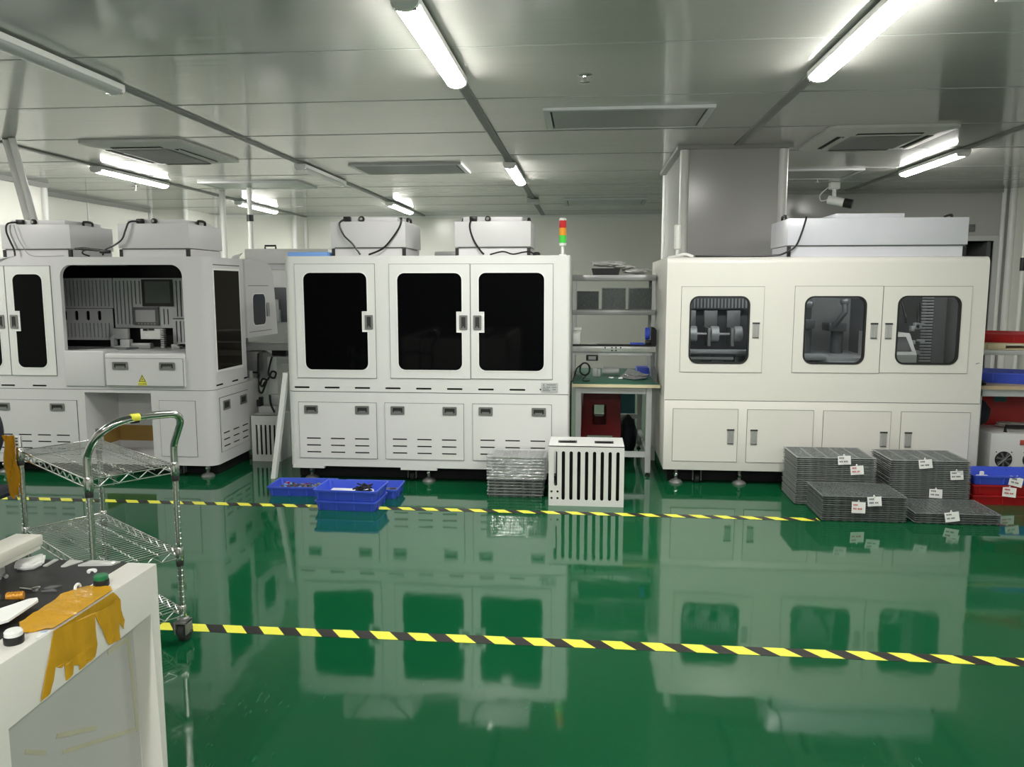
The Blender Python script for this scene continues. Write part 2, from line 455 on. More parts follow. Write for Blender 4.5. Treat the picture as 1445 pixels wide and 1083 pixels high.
def grille(x0, x1, y0, y1, label, dark):
    t = thing('ceiling_grille', label, 'ceiling grille', ((x0 + x1) / 2, (y0 + y1) / 2, H), 'flush grilles in the ceiling')
    fr = MB().prism([(x0, y0), (x1, y0), (x1, y1), (x0, y1)], H - .022, H, 'xy',
                    [[(x0 + .05, y0 + .05), (x1 - .05, y0 + .05), (x1 - .05, y1 - .05), (x0 + .05, y1 - .05)]])
    obj('frame', fr, 'lgrey', t)
    obj('gasket', MB().box(x0 + .05, x1 - .05, y0 + .05, y1 - .05, H - .006, H), 'gap', t)
    p = MB().box(x0 + .066, x1 - .066, y0 + .066, y1 - .066, H - .02, H - .006)
    obj('panel', p, dark, t)
    return t
grille(-.35, .95, 6.25, 7.0, 'long flush ceiling grille at the centre, nearest one to the column', 'grey')
grille(-2.67, -1.40, 8.85, 9.6, 'dark ceiling grille left of the centre lamp strip', 'darkgrey')
grille(-.38, .92, 12.66, 13.55, 'narrow looking far ceiling grille just left of the column', 'lgrey')
grille(-5.09, -3.72, 10.15, 10.85, 'ceiling grille behind the left air conditioner cassette', 'lgrey')
grille(1.97, 3.19, 9.72, 10.5, 'ceiling grille right of the column above the security camera', 'grey')
grille(1.90, 3.2, 3.3, 4.12, 'ceiling grille at the top right corner of the photo', 'darkgrey')

def cassette(x0, x1, y0, y1, label):
    t = thing('air_conditioner_cassette', label, 'air conditioner', ((x0 + x1) / 2, (y0 + y1) / 2, H), 'ceiling cassettes')
    b = MB(); n = bmesh.new()
    o = rr(x0, y0, x1, y1, .06, 4); i = rr(x0 + .14, y0 + .14, x1 - .14, y1 - .14, .04, 4)
    va = [b.bm.verts.new((p[0], p[1], H)) for p in o]; vb = [b.bm.verts.new((p[0], p[1], H - .025)) for p in o]
    vc = [b.bm.verts.new((p[0], p[1], H - .05)) for p in i]
    k = len(o)
    for q in range(k):
        j = (q + 1) % k
        b.bm.faces.new((va[q], va[j], vb[j], vb[q])); b.bm.faces.new((vb[q], vb[j], vc[j], vc[q]))
    b.bm.faces.new(vc); bmesh.ops.recalc_face_normals(b.bm, faces=b.bm.faces)
    obj('panel', b, 'acpanel', t, sharp=25)
    g = MB().box(x0 + .24, x1 - .24, y0 + .24, y1 - .24, H - .056, H - .048)
    yy = y0 + .26
    while yy < y1 - .26: g.box(x0 + .25, x1 - .25, yy, yy + .012, H - .062, H - .056); yy += .03
    obj('return_grille', g, 'grey', t)
    for (a, c, e, f) in ((x0 + .26, x1 - .26, y0 + .13, y0 + .19), (x0 + .26, x1 - .26, y1 - .19, y1 - .13),
                         (x0 + .13, x0 + .19, y0 + .26, y1 - .26), (x1 - .19, x1 - .13, y0 + .26, y1 - .26)):
        s_ = obj('outlet', MB().box(a, c, e, f, H - .053, H - .03), 'void', t)
        obj('flap', MB().box(a + (.012 if c - a > f - e else .034), c - .012, e + (.034 if c - a > f - e else .012), f - .012, H - .062, H - .05), 'acpanel', s_)
    return t
cassette(-4.78, -3.76, 7.2, 8.5, 'grey square air conditioner cassette on the left of the ceiling')
cassette(2.05, 3.12, 7.15, 8.28, 'pale air conditioner cassette on the ceiling right of the column')

def sprinkler(x, yy, label):
    b = MB().lathe([(.012, -.055), (.036, -.052), (.036, -.047), (.012, -.042), (.012, -.01), (.05, -.006), (.05, 0)], (x, yy, H), 14)
    solo('sprinkler_head', b, 'chrome', label, 'sprinkler', 'sprinkler heads', org=(x, yy, H - .05))
sprinkler(-.03, 5.32, 'small metal sprinkler head in front of the long centre ceiling grille')
sprinkler(-6.2, 10.6, 'tiny sprinkler head on the ceiling at left beside the lit batten')
sprinkler(2.9, 10.6, 'tiny sprinkler head on the ceiling right of the column, above the security camera')
b = MB().box(-.95, -.76, 12.5, 12.62, H - .06, H - .012, .01).box(-.9, -.78, 12.62, 13.0, H - .05, H - .012, .01)
solo('junction_box', b, 'lgrey', 'small grey box at the far end of the centre lamp strip', 'junction box')

# security camera on its bracket
t = thing('security_camera', 'white bullet security camera hanging beside the column, black lens hood', 'camera', (3.25, 11.0, 2.62))
obj('mount', MB().box(3.17, 3.29, 10.95, 11.07, 2.86, H, .01).cyl((3.23, 11.0, 2.87), (3.23, 11.0, 2.72), .025, 12), 'whiteplastic', t)
obj('body', MB().tube([(3.16, 11.02, 2.73), (3.34, 10.93, 2.68)], .055, 14), 'whiteplastic', t)
ln_ = obj('lens_hood', MB().tube([(3.34, 10.93, 2.68), (3.43, 10.885, 2.655)], .06, 14), 'black', t)
obj('lens', MB().tube([(3.43, 10.885, 2.655), (3.436, 10.882, 2.653)], .03, 12), 'darkgrey', ln_)
obj('cable', MB().tube(smooth_path([(3.16, 11.02, 2.73), (3.08, 11.05, 2.72), (3.07, 11.05, 2.8), (3.17, 11.02, 2.9)]), .008, 6), 'whiteplastic', t)

# service poles and conduits
def pole(pts, r, label, name='service_pole', clamps=(), m='cove', grp=None):
    t = thing(name, label, 'pole', pts[-1], grp)
    obj('tube', MB().tube(pts, r, 12), m, t)
    for c in clamps:
        a, b2 = Vector(pts[0]), Vector(pts[-1]); p = a.lerp(b2, c); q = a.lerp(b2, c + .03)
        obj('clamp', MB().tube([p, q], r * 1.35, 12), 'black', t)
    return t
pole([(-5.36, 7.05, H), (-5.53, 7.6, 1.9), (-5.53, 7.6, 0)], .03, 'white conduit at the far left, the one nearest the photo edge', grp='white conduits at the left edge')
pole([(-5.26, 7.0, H), (-5.42, 7.55, 1.9), (-5.42, 7.55, 0)], .03, 'white conduit with a black clamp, second from the left photo edge', clamps=(), grp='white conduits at the left edge')
pole([(-4.62, 10.68, H), (-4.62, 10.68, 0)], .035, 'thin white pole rising behind the left machine with a black socket on it', clamps=(.13,))
pole([(-5.25, 11.2, H), (-5.25, 11.2, 0)], .04, 'thicker white pole behind the second filter unit, left of the socket pole')
t = pole([(5.86, 11.4, H), (5.86, 11.4, 0)], .026, 'white conduit running down beside the doorway at right', clamps=(.33, .36))
solo('wall_plate', MB().box(5.36, 5.45, 11.91, 11.95, 2.36, 2.46, .005), 'darkgrey', 'small dark grey plate on the wall above the dark doorway', 'wall plate')

# ================================================================== FITTINGS SHARED BY THE MACHINES
def pull_handle(par, x0, x1, z0, z1, y, name='handle'):
    """flush zinc pull: a frame, a sunken cup and a flap"""
    h = obj(name, MB().prism(rr(x0, z0, x1, z1, .006, 2), y - .006, y + .002, 'xz',
            [rr(x0 + .016, z0 + .014, x1 - .016, z1 - .014, .004, 2)]), 'zinc', par)
    return h
def cup(par_thing_door, x0, x1, z0, z1, y):
    return obj('handle_cup', MB().box(x0 + .01, x1 - .01, y - .001, y + .0015, z0 + .01, z1 - .01)
               .box(x0 + .026, x1 - .03, y - .004, y, z0 + .012, z0 + .026, mi=1), ['cup', 'zinc'], par_thing_door)
def flush_bar(par, x0, x1, z0, z1, y):
    b = MB().prism(rr(x0, z0, x1, z1, .006, 2), y - .003, y + .003, 'xz')
    for k in range(5):
        a = x0 + .008 + k * (x1 - x0 - .016) / 4
        b.cyl((a, y - .004, z0 + .012), (a, y - .004, z1 - .016), .0042, 8)
    b.box(x0 - .003, x1 + .003, y - .007, y, z1 - .016, z1, .002, mi=1).box(x0 + .002, x1 - .002, y - .007, y, z0, z0 + .009, .002, mi=1)
    return obj('handle', b, ['barmetal', 'rubber'], par)

def levelling_foot(t, x, yy, ztop):
    f = obj('levelling_foot', MB().lathe([(.056, 0), (.056, .008), (.045, .02), (.018, .032), (.012, .035), (.012, ztop)], (x, yy, 0), 20), 'zinc', t)
    obj('lock_nut', MB().lathe([(.02, .055), (.022, .06), (.022, .075), (.02, .08)], (x, yy, 0), 6), 'chrome', f)
    return f
def caster(t, x, yy, ztop, r=.034):
    f = obj('caster', MB().box(x - .045, x + .045, yy - .04, yy + .04, ztop - .012, ztop).box(x - .036, x - .03, yy - .025, yy + .025, r * .6, ztop - .01)
            .box(x + .03, x + .036, yy - .025, yy + .025, r * .6, ztop - .01), 'darkgrey', t)
    obj('wheel', MB().lathe([(r * .8, -.02), (r, -.014), (r, .014), (r * .8, .02)], (x, yy, r), 18, 'x'), 'rubber', f)
    return f

def filter_unit(x0, x1, y0, y1, label, cord=None, zt=1.836, film='paint_cool', top=2.105, plug=None, mid=1.905, plate=(.1, .88), knob=True):
    """fan filter unit: low base, wider hood, raised lid, plug with its cord, knob and grab handles"""
    t = thing('fan_filter_unit', label, 'fan filter unit', ((x0 + x1) / 2, (y0 + y1) / 2, zt), 'fan filter units on the machines')
    obj('base', MB().box(x0 + .012, x1 - .012, y0 + .012, y1 - .012, zt, mid - .006), film, t)
    for x in (x0 + .004, x1 - .03):
        obj('corner_bracket', MB().box(x, x + .026, y0 + .006, y0 + .03, zt + .002, mid - .008), 'rubber', t)
    obj('seal', MB().box(x0 + .03, x1 - .03, y0 + .004, y1 - .004, mid - .008, mid + .001), 'gap', t)
    hd = MB().box(x0, x1, y0, y1, mid, top, .004)
    obj('hood', hd, film, t)
    w_ = x1 - x0; px0, px1 = x0 + plate[0] * w_, x0 + plate[1] * w_
    obj('lid', MB().box(px0, px1, y0 + .05, y1 - .05, top, top + .038, .004), film, t)
    for x, sgn in ((x1 - .004, 1), (x0 + .004, -1)):
        ym = (y0 + y1) / 2
        obj('grab_handle', MB().tube(smooth_path([(x - sgn * .03, ym - .06, top), (x - sgn * .03, ym - .055, top + .035), (x - sgn * .03, ym + .055, top + .035), (x - sgn * .03, ym + .06, top)], 3), .011, 8), 'black', t)
    if plug is not None:
        pz = top + .022
        obj('socket', MB().box(plug - .03, plug + .03, y0 + .02, y0 + .052, pz - .018, pz + .02, .005), 'black', t)
        if knob: obj('knob', MB().lathe([(.02, -.022), (.024, -.016), (.024, 0), (.016, .004)], (plug + .115, y0 + .05, pz), 16, 'y'), 'black', t)
        if knob: obj('knob_cap', MB().lathe([(.012, -.006), (.013, 0)], (plug + .115, y0 + .026, pz), 14, 'y'), 'chrome', t)
    if cord: obj('power_cord', MB().tube(smooth_path(cord, 8), .0075, 7), 'black', t)
    return t

# ================================================================== MIDDLE MACHINE
YF = 6.2
t = thing('middle_enclosure_machine', 'white machine with three black windows and three vented panels, centre of the photo', 'machine', (-1.29, YF, 0))
plan = rr(-2.43, YF, -.132, 7.5, (.075, .02, .02, .02), 6)
up = obj('upper_cabinet', MB().prism(plan, .748, 1.834, 'xy'), 'paint', t, sharp=30)
cm = MB()
for k in range(8):
    x = -2.364 + .2515 * k
    cm.prism(capsule(x, .772, x + .126, .786), YF - .01, YF + .03, 'xz')
cm.prism(circle(-.357, .783, .007, 12), YF - .01, YF + .03, 'xz')
cut(up, cm, 'void')  # slot insides coloured black for their shade
obj('seam', MB().prism(rr(-2.426, YF + .004, -.136, 7.49, (.07, .02, .02, .02), 5), .742, .748, 'xy'), 'gap', t)
obj('base_cabinet', MB().prism(plan, .128, .742, 'xy').box(-2.40, -2.135, YF, YF + .04, .108, .128)
    .box(-1.495, -1.195, YF, YF + .04, .108, .128).box(-.43, -.14, YF, YF + .04, .108, .128), 'paint', t, sharp=30)
obj('underside_shade', MB().box(-2.40, -.16, YF + .16, 7.4, .004, .128), 'void', t)  # black block standing in for the shade under the machine
for x in (-2.27, -1.28, -.25): levelling_foot(t, x, YF + .085, .13)
for x in (-1.42, -.6): caster(t, x, YF + .105, .128)

def notched(x0, z0, x1, z1, side, r=.055, n0=1.232, n1=1.397, dep=.043):
    """window outline with a handle notch in one side"""
    o = []
    def arc(cx, cz, a):
        for k in range(7):
            q = a + .5 * PI * k / 6; o.append((cx + r * math.cos(q), cz + r * math.sin(q)))
    arc(x0 + r, z0 + r, PI); arc(x1 - r, z0 + r, 1.5 * PI)
    if side == 'r': o.extend([(x1, n0), (x1 - dep, n0), (x1 - dep, n1), (x1, n1)])
    arc(x1 - r, z1 - r, 0); arc(x0 + r, z1 - r, .5 * PI)
    if side == 'l': o.extend([(x0, n1), (x0 + dep, n1), (x0 + dep, n0), (x0, n0)])
    return o
def offs(o, d):
    """grow an outline outward (counter-clockwise outline)"""
    n = len(o); out = []
    for i in range(n):
        p, q, s_ = Vector(o[i - 1]), Vector(o[i]), Vector(o[(i + 1) % n])
        a = (q - p).normalized() if (q - p).length > 1e-9 else (s_ - q).normalized(); b = (s_ - q).normalized() if (s_ - q).length > 1e-9 else a
        na, nb = Vector((a.y, -a.x)), Vector((b.y, -b.x)); m_ = (na + nb)
        m_ = m_.normalized() if m_.length > 1e-6 else na
        c = max(.5, m_.dot(na)); r_ = q + m_ * d / c; out.append((r_.x, r_.y))
    return out

def notch_door(t, x0, x1, z0, z1, wx0, wx1, wz0, wz1, side, yf, n=(1.232, 1.397)):
    yd = yf - .008
    win = notched(wx0, wz0, wx1, wz1, side, n0=n[0], n1=n[1])
    dr = obj('door', MB().prism(rr(x0 + .003, z0 + .003, x1 - .003, z1 - .003, .003, 1), yd, yf - .002, 'xz', [win]), 'paint', t)
    obj('door_gap', MB().box(x0, x1, yf - .003, yf - .0005, z0, z1), 'gap', dr)
    obj('window_pane', MB().prism(win, yd + .001, yd + .005, 'xz'), 'blackglass', dr)
    obj('window_trim', MB().prism(offs(win, .008), yd - .003, yd, 'xz', [win]), 'trimwhite', dr)
    hx = wx1 - .02 if side == 'r' else wx0 - .045
    h = pull_handle(dr, hx, hx + .066, n[0] + .022, n[0] + .136, yd)
    cup(dr, hx, hx + .066, n[0] + .022, n[0] + .136, yd)
    return dr
notch_door(t, -2.333, -1.676, .857, 1.773, -2.26, -1.743, .926, 1.702, 'r', YF)
notch_door(t, -1.563, -.913, .861, 1.771, -1.495, -.981, .931, 1.699, 'r', YF)
notch_door(t, -.911, -.261, .864, 1.77, -.845, -.331, .931, 1.7, 'l', YF)

def vent_panel(t, x0, x1, z0, z1, vx, vw, vz, handles, yf, hw=.114, hz=(.566, .633), m='paint', vh=.011):
    holes = [capsule(x, z - vh / 2, x + vw, z + vh / 2, 3) for x in vx for z in vz]
    holes += [rr(x + .016, hz[0] + .014, x + hw - .016, hz[1] - .014, .004, 1) for x in handles]
    yd = yf - .007
    p = obj('service_panel', MB().prism(rr(x0 + .003, z0 + .003, x1 - .003, z1 - .003, .004, 1), yd, yf - .0025, 'xz', holes), m, t)
    obj('panel_gap', MB().box(x0 + .0005, x1 - .0005, yf - .0035, yf - .0005, z0 + .0005, z1 - .0005), 'void', p)
    for x in handles:
        pull_handle(p, x, x + hw, hz[0], hz[1], yd)
        cup(p, x, x + hw, hz[0], hz[1], yd + .003)
    return p
for x0, x1, off_ in ((-2.335, -1.684, 0), (-1.617, -.970, .004), (-.901, -.266, .008)):
    vent_panel(t, x0, x1, .195 + off_ / 2, .66 + off_ / 2, (x0 + .061, x0 + .263, x0 + .465), .12, (.246 + off_, .303 + off_, .36 + off_),
               (x0 + .05, x0 + .475), YF, hz=(.566 + off_ / 2, .633 + off_ / 2))
# rating plate with its rows of small print
pl = obj('rating_plate', MB().box(-.352, -.218, YF - .003, YF, .76, .838), 'lgrey', t, label='silver rating plate')
b = MB()
b.prism([(-.338, .816), (-.324, .816), (-.331, .829)], YF - .004, YF - .003, 'xz')
for (a, c, z) in ((-.31, -.235, .822), (-.338, -.32, .803), (-.312, -.28, .803), (-.268, -.232, .803), (-.338, -.29, .789), (-.338, -.28, .775), (-.262, -.235, .785)):
    b.box(a, c, YF - .004, YF - .003, z - .0025, z + .0025)
obj('plate_print', b, 'ink', pl)
# signal tower
def tower(t, x, yy, z0, sx=1.0, lit=True):
    st = obj('signal_tower', MB().lathe([(.028, 0), (.028, .012), (.012, .016), (.012, .075), (.026, .08), (.028, .1)], (x, yy, z0), 18), 'lwhite', t)
    z = z0 + .1
    for nm, mm in (('green_lens', 'lgreen'), ('amber_lens', 'lamber'), ('red_lens', 'lred')) if lit else (('white_lens', 'lwhite'), ('white_lens', 'lwhite')):
        hh = .058 if lit else .08
        obj(nm, MB().lathe([(.026, 0), (.028, .002), (.028, hh - .002), (.026, hh)], (x, yy, z), 18), mm, st); z += hh
    obj('tower_cap', MB().lathe([(.028, 0), (.028, .012), (.02, .018)], (x, yy, z), 18), 'lwhite', st)
tower(t, -.194, YF + .12, 1.834)
obj('gland', MB().lathe([(.03, 0), (.03, .02), (.018, .03)], (-.40, YF + .12, 1.834), 14), 'black', t)

fu = filter_unit(-2.05, -1.44, 6.27, 6.85, 'white filter unit with two loose black cords, left one on the middle machine',
            [(-1.93, 6.28, 2.128), (-1.965, 6.24, 2.09), (-1.93, 6.23, 2.0), (-1.86, 6.23, 1.93), (-1.80, 6.235, 1.845)], plug=-1.92, top=2.108)
obj('power_cord', MB().tube(smooth_path([(-1.49, 6.31, 2.13), (-1.465, 6.25, 2.125), (-1.48, 6.24, 2.06), (-1.55, 6.235, 1.96), (-1.62, 6.23, 1.89), (-1.73, 6.23, 1.845)], 8), .0075, 7), 'black', fu)
filter_unit(-1.045, -.442, 6.27, 6.85, 'white filter unit on the middle machine beside the signal tower',
            [(-.91, 6.28, 2.128), (-.92, 6.24, 2.06), (-.89, 6.235, 1.96), (-.84, 6.235, 1.88), (-.81, 6.25, 1.845)], plug=-.90, top=2.102)
b = MB().tube(smooth_path([(-.76, 6.235, 1.842), (-.66, 6.235, 1.865), (-.58, 6.235, 1.845), (-.5, 6.235, 1.86), (-.45, 6.235, 1.862), (-.41, 6.24, 1.845)], 6), .006, 6)
solo('loose_cable', b, 'black', 'short black cord lying on the middle machine in front of the right filter unit', 'cord')
solo('blue_film_panel', MB().box(-2.40, -2.07, 6.24, 6.75, 1.835, 1.868, .004), 'bluefilm', 'flat panel in pale blue film lying on the top left of the middle machine', 'panel')
solo('pale_box', MB().box(-1.35, -1.12, 7.0, 7.06, 1.836, 1.9, .01), 'screenl', 'small pale box between the two filter units on the middle machine', 'box')

# ================================================================== RIGHT MACHINE
YR = 6.36
t = thing('inspection_machine', 'white machine with three clear windows behind the stacked clear trays', 'machine', (1.84, YR, 0))
RX0, RX1 = .627, 3.035
# shell: profile across depth, extruded along x, with rounded front top edge
prof = [(YR, .694), (7.8, .694), (7.8, 1.822), (YR + .05, 1.822)]
for k in range(7):
    a = .5 * PI + .5 * PI * k / 6; prof.append((YR + .05 + .05 * math.cos(a), 1.772 + .05 * math.sin(a)))
up = obj('upper_cabinet', MB().prism(prof, RX0, RX1, 'yz'), 'paint_warm', t, sharp=30)
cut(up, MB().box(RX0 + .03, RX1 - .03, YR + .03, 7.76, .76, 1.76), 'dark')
WR = [(.807, 1.273, .986, 1.5195), (1.686, 2.152, .99, 1.5205), (2.38, 2.848, .993, 1.5245)]
cm = MB()
for x0, x1, z0, z1 in WR: cm.prism(rr(x0 - .004, z0 - .004, x1 + .004, z1 + .004, .075, 5), YR - .02, YR + .06, 'xz')
cut(up, cm, 'black')
obj('seam', MB().box(RX0 + .004, RX1 - .004, YR + .003, 7.79, .689, .694), 'gap', t)
lw = MB().box(RX0 + .002, RX1 + .008, YR, 7.8, .122, .689, .004)
obj('base_cabinet', lw, 'paint_warm', t)
obj('underside_shade', MB().box(.68, 2.99, YR + .15, 7.7, .004, .122), 'void', t)  # black fill in place of the shadow below the cabinet
for x in (.742, 1.25, 2.1, 2.9): levelling_foot(t, x, YR + .07, .123)
for x in (.912, 2.7): caster(t, x, YR + .09, .122)
def clear_door(x0, x1, z0, z1, win, hx):
    yd = YR - .006
    o = rr(win[0], win[2], win[1], win[3], .07, 6)
    dr = obj('door', MB().prism(rr(x0 + .0025, z0 + .0025, x1 - .0025, z1 - .0025, .002, 1), yd, YR - .001, 'xz', [o]), 'paint_warm', t)
    obj('door_gap', MB().prism([(x0, z0), (x1, z0), (x1, z1), (x0, z1)], YR - .0022, YR - .0004, 'xz', [offs(o, .004)]), 'gap', dr)
    obj('window_gasket', MB().prism(o, yd - .004, yd + .03, 'xz', [offs(o, -.013)]), 'rubber', dr)
    obj('window_pane', MB().prism(offs(o, -.01), yd + .006, yd + .01, 'xz'), 'glass', dr)
    flush_bar(dr, hx, hx + .053, 1.191, 1.316, yd)
    return dr
clear_door(.741, 1.379, .917, 1.594, WR[0], 1.295)
clear_door(1.608, 2.269, .921, 1.598, WR[1], 2.187)
clear_door(2.270, 2.923, .926, 1.597, WR[2], 2.295)
for x0, x1, hx in ((.698, 1.211, 1.128), (1.28, 1.795, 1.31), (1.866, 2.382, 2.303), (2.455, 2.972, 2.488)):
    dr = obj('cupboard_door', MB().box(x0 + .003, x1 - .003, YR - .005, YR - .001, .197, .621), 'paint_warm', t)
    obj('door_gap', MB().box(x0, x1, YR - .0028, YR - .0004, .194, .624), 'gap', dr)
    flush_bar(dr, hx, hx + .054, .341, .465, YR - .005)
obj('scuff_mark', MB().prism([(2.985, 1.0), (3.01, 1.008), (3.012, 1.012), (2.985, 1.006)], YR - .0012, YR, 'xz'), 'ink', t)
tower(t, .742, 6.75, 1.822, lit=False)
obj('hose', MB().tube(smooth_path([(.66, 6.6, 1.826), (.72, 6.55, 1.836), (.78, 6.5, 1.85), (.84, 6.5, 1.83)], 6), .012, 8), 'whiteplastic', t)
obj('interior_fill_light', MB().box(.75, 2.95, 6.46, 6.49, 1.71, 1.73), 'insidefill', t)  # added strip, out of sight above the windows, brightens the bays
# interior: left bay with three pulley blocks on a rail
bay = obj('feeder_bay', MB().box(.66, 1.45, 7.05, 7.09, .77, 1.75), 'dark', t)
g = MB().box(.70, 1.42, 6.96, 6.98, 1.40, 1.5)
obj('bay_grille', g, 'darkgrey', bay)
g = MB()
for k in range(24): g.box(.715 + k * .029, .728 + k * .029, 6.953, 6.962, 1.41, 1.49)
obj('bay_grille_slots', g, 'lgrey', bay)
for x in (.87, 1.05, 1.24):
    pb = obj('pulley_block', MB().box(x - .055, x + .055, 6.86, 6.9, 1.25, 1.39, .004).box(x - .045, x - .018, 6.7, 6.88, 1.1, 1.25, .004), 'grey', t)
    obj('pulley', MB().lathe([(.06, 0), (.065, .006), (.065, .06), (.06, .066)], (x - .018, 6.74, 1.2), 22, 'x'), 'lgrey', pb)
    obj('shaft', MB().cyl((x - .14, 6.74, 1.2), (x - .05, 6.74, 1.2), .011, 10), 'alu', pb)
    obj('pulley_foot', MB().box(x - .02, x + .08, 6.66, 6.72, .8, 1.02, .01), 'darkgrey', pb)
obj('feeder_rail', MB().box(.68, 1.42, 6.6, 6.7, 1.045, 1.075, .003), 'lgrey', t)
obj('glint_strip', MB().box(.72, 1.2, 6.58, 6.6, 1.0, 1.02).box(.75, .8, 6.56, 6.6, 1.015, 1.035, .004), 'alu', t)
# middle bay: robot arms over a work table
obj('work_table', MB().box(1.56, 2.3, 6.5, 7.3, .99, 1.03, .004).box(1.6, 1.9, 6.42, 6.56, 1.01, 1.06, .02).box(1.72, 2.2, 6.41, 6.5, .97, 1.0), 'lgrey', t)
obj('bay_wall', MB().box(1.5, 2.3, 7.2, 7.23, .77, 1.75), 'grey', t)
obj('bay_post', MB().box(1.69, 1.72, 6.6, 6.64, 1.03, 1.6, .004).box(1.64, 1.68, 6.56, 6.6, 1.06, 1.5, .01).box(1.72, 2.2, 6.6, 6.63, 1.5, 1.53, .004), 'alu', t)
arm = obj('robot_arm', MB().cyl((1.86, 6.95, 1.03), (1.86, 6.95, 1.28), .05, 14).box(1.81, 1.91, 6.85, 7.05, 1.24, 1.32, .01).tube([(1.86, 6.9, 1.3), (1.85, 6.85, 1.44)], .03, 12, r1=.025), 'darkgrey', t)
obj('robot_wrist', MB().spheres((1.85, 6.85, 1.45), .04), 'grey', arm)
arm = obj('robot_arm', MB().cyl((2.12, 6.95, 1.03), (2.12, 6.95, 1.25), .05, 14).box(2.02, 2.17, 6.85, 7.05, 1.22, 1.29, .01).tube([(2.06, 6.85, 1.26), (2.13, 6.8, 1.38), (2.14, 6.85, 1.46)], .022, 12), 'darkgrey', t)
obj('robot_wrist', MB().spheres((2.14, 6.85, 1.47), .04), 'grey', arm)
# right bay: tilted operator panel, cable chain, harness
op = obj('operator_panel', MB().prism([(6.46, .99), (6.95, .99), (6.95, 1.22), (6.62, 1.22), (6.46, 1.06)], 2.3, 2.585, 'yz'), 'paint_warm', t)
n_ = Vector((0, -.707, .707))
v = lambda x, u: (x, 6.46 + u * .707 - .003, 1.06 + u * .707 + .003)
sc_ = MB(); q_ = [sc_.bm.verts.new(v(*p)) for p in ((2.32, .035), (2.555, .035), (2.545, .185), (2.32, .185))]; sc_.bm.faces.new(q_)
bmesh.ops.solidify(sc_.bm, geom=sc_.bm.faces[:], thickness=.004)
obj('operator_screen', sc_, 'screen', op)
obj('bay_wall', MB().box(2.3, 2.98, 7.3, 7.33, .77, 1.75), 'dark', t)
ch = MB().box(2.86, 2.96, 6.86, 6.9, .8, 1.7, mi=0)
for k in range(34): ch.box(2.77, 2.86, 6.87, 6.885, .82 + k * .025, .833 + k * .025, mi=1)
obj('cable_duct', ch, ['darkgrey', 'lgrey'], t)
b = MB()
rnd = random.Random(3)
for k in range(14):
    x = 2.6 + rnd.uniform(0, .14); z = 1.02 + rnd.uniform(0, .26)
    b.box(x, x + rnd.uniform(.015, .05), 6.78, 6.82, z, z + rnd.uniform(.012, .045), .003)
obj('terminal_blocks', b, 'lgrey', t)
obj('harness', MB().tube(smooth_path([(2.5, 7.0, 1.5), (2.6, 6.9, 1.48), (2.63, 6.85, 1.35), (2.62, 6.8, 1.3)], 6), .01, 8).tube(smooth_path([(2.8, 7.0, 1.45), (2.76, 6.9, 1.4), (2.74, 6.85, 1.25)], 6), .008, 8), 'black', t)
filter_unit(1.548, 2.886, YR + .05, YR + .62, 'long white filter unit in crinkled film on the right machine',
            [(1.70, 6.5, 2.122), (1.68, 6.4, 2.118), (1.645, 6.385, 2.0), (1.60, 6.38, 1.9), (1.52, 6.38, 1.85), (1.45, 6.4, 1.835), (1.2, 6.42, 1.83), (.85, 6.45, 1.832)],
            zt=1.823, film='film', top=2.118, mid=1.912, plate=(.275, .66), plug=None)

# ================================================================== LEFT MACHINE
YL = 6.2; XS = -3.06
t = thing('assembly_machine', 'large white machine whose open front shows slotted panels and two screens', 'machine', (-4.4, YL, 0))
plan = rr(-6.4, YL, XS, 6.89, (.02, .085, .02, .02), 7)
up = obj('upper_cabinet', MB().prism(plan, .741, 1.834, 'xy'), 'paint_cool', t, sharp=30)
cut(up, MB().box(-4.95, -3.1, YL + .04, 6.86, 1.03, 1.80), 'black')  # cavity faces coloured black to look unlit behind the slotted panels
cm = MB().prism(rr(-4.328, 1.0, -3.276, 1.769, (.0, .0, .095, .095), 7), YL - .05, YL + .08, 'xz')
cut(up, cm, 'paint_cool')
cm = MB()
for k in range(4):
    x = -5.204 + .283 * k
    if k < 3: cm.prism(capsule(x, .759, x + .124, .772), YL - .01, YL + .03, 'xz')
for a in (6.27, 6.565, 6.8): cm.prism(capsule(a, .768, min(a + .12, 6.88), .781), XS - .03, XS + .01, 'yz')
cut(up, cm, 'void')  # slot pockets blackened to look dark inside
plan2 = rr(-6.4, YL, XS, 7.15, (.02, .085, .02, .02), 7)
bs = obj('base_cabinet', MB().prism(plan2, .104, .736, 'xy'), 'paint_cool', t, sharp=30)
cut(bs, MB().box(-4.182, -3.598, YL - .05, 6.67, .15, .713), 'paint_cool')
obj('seam', MB().prism(rr(-6.39, YL + .004, XS - .004, 6.88, (.02, .08, .02, .02), 5), .736, .741, 'xy'), 'gap', t)
obj('underside_shade', MB().box(-6.35, -3.12, YL + .16, 6.98, .004, .104), 'void', t)  # black block imitating the darkness underneath
for x in (-3.17, -4.0, -5.0): levelling_foot(t, x, YL + .07, .106)
for x in (-3.42,): caster(t, x, YL + .1, .104)
for x in (-3.17,): levelling_foot(t, x, 7.05, .106)
obj('amber_patch', MB().box(-4.18, -4.177, 6.42, 6.668, .22, .36).box(-4.177, -3.62, 6.664, 6.668, .215, .355), 'card', t, label='brown tape patch inside the leg recess')
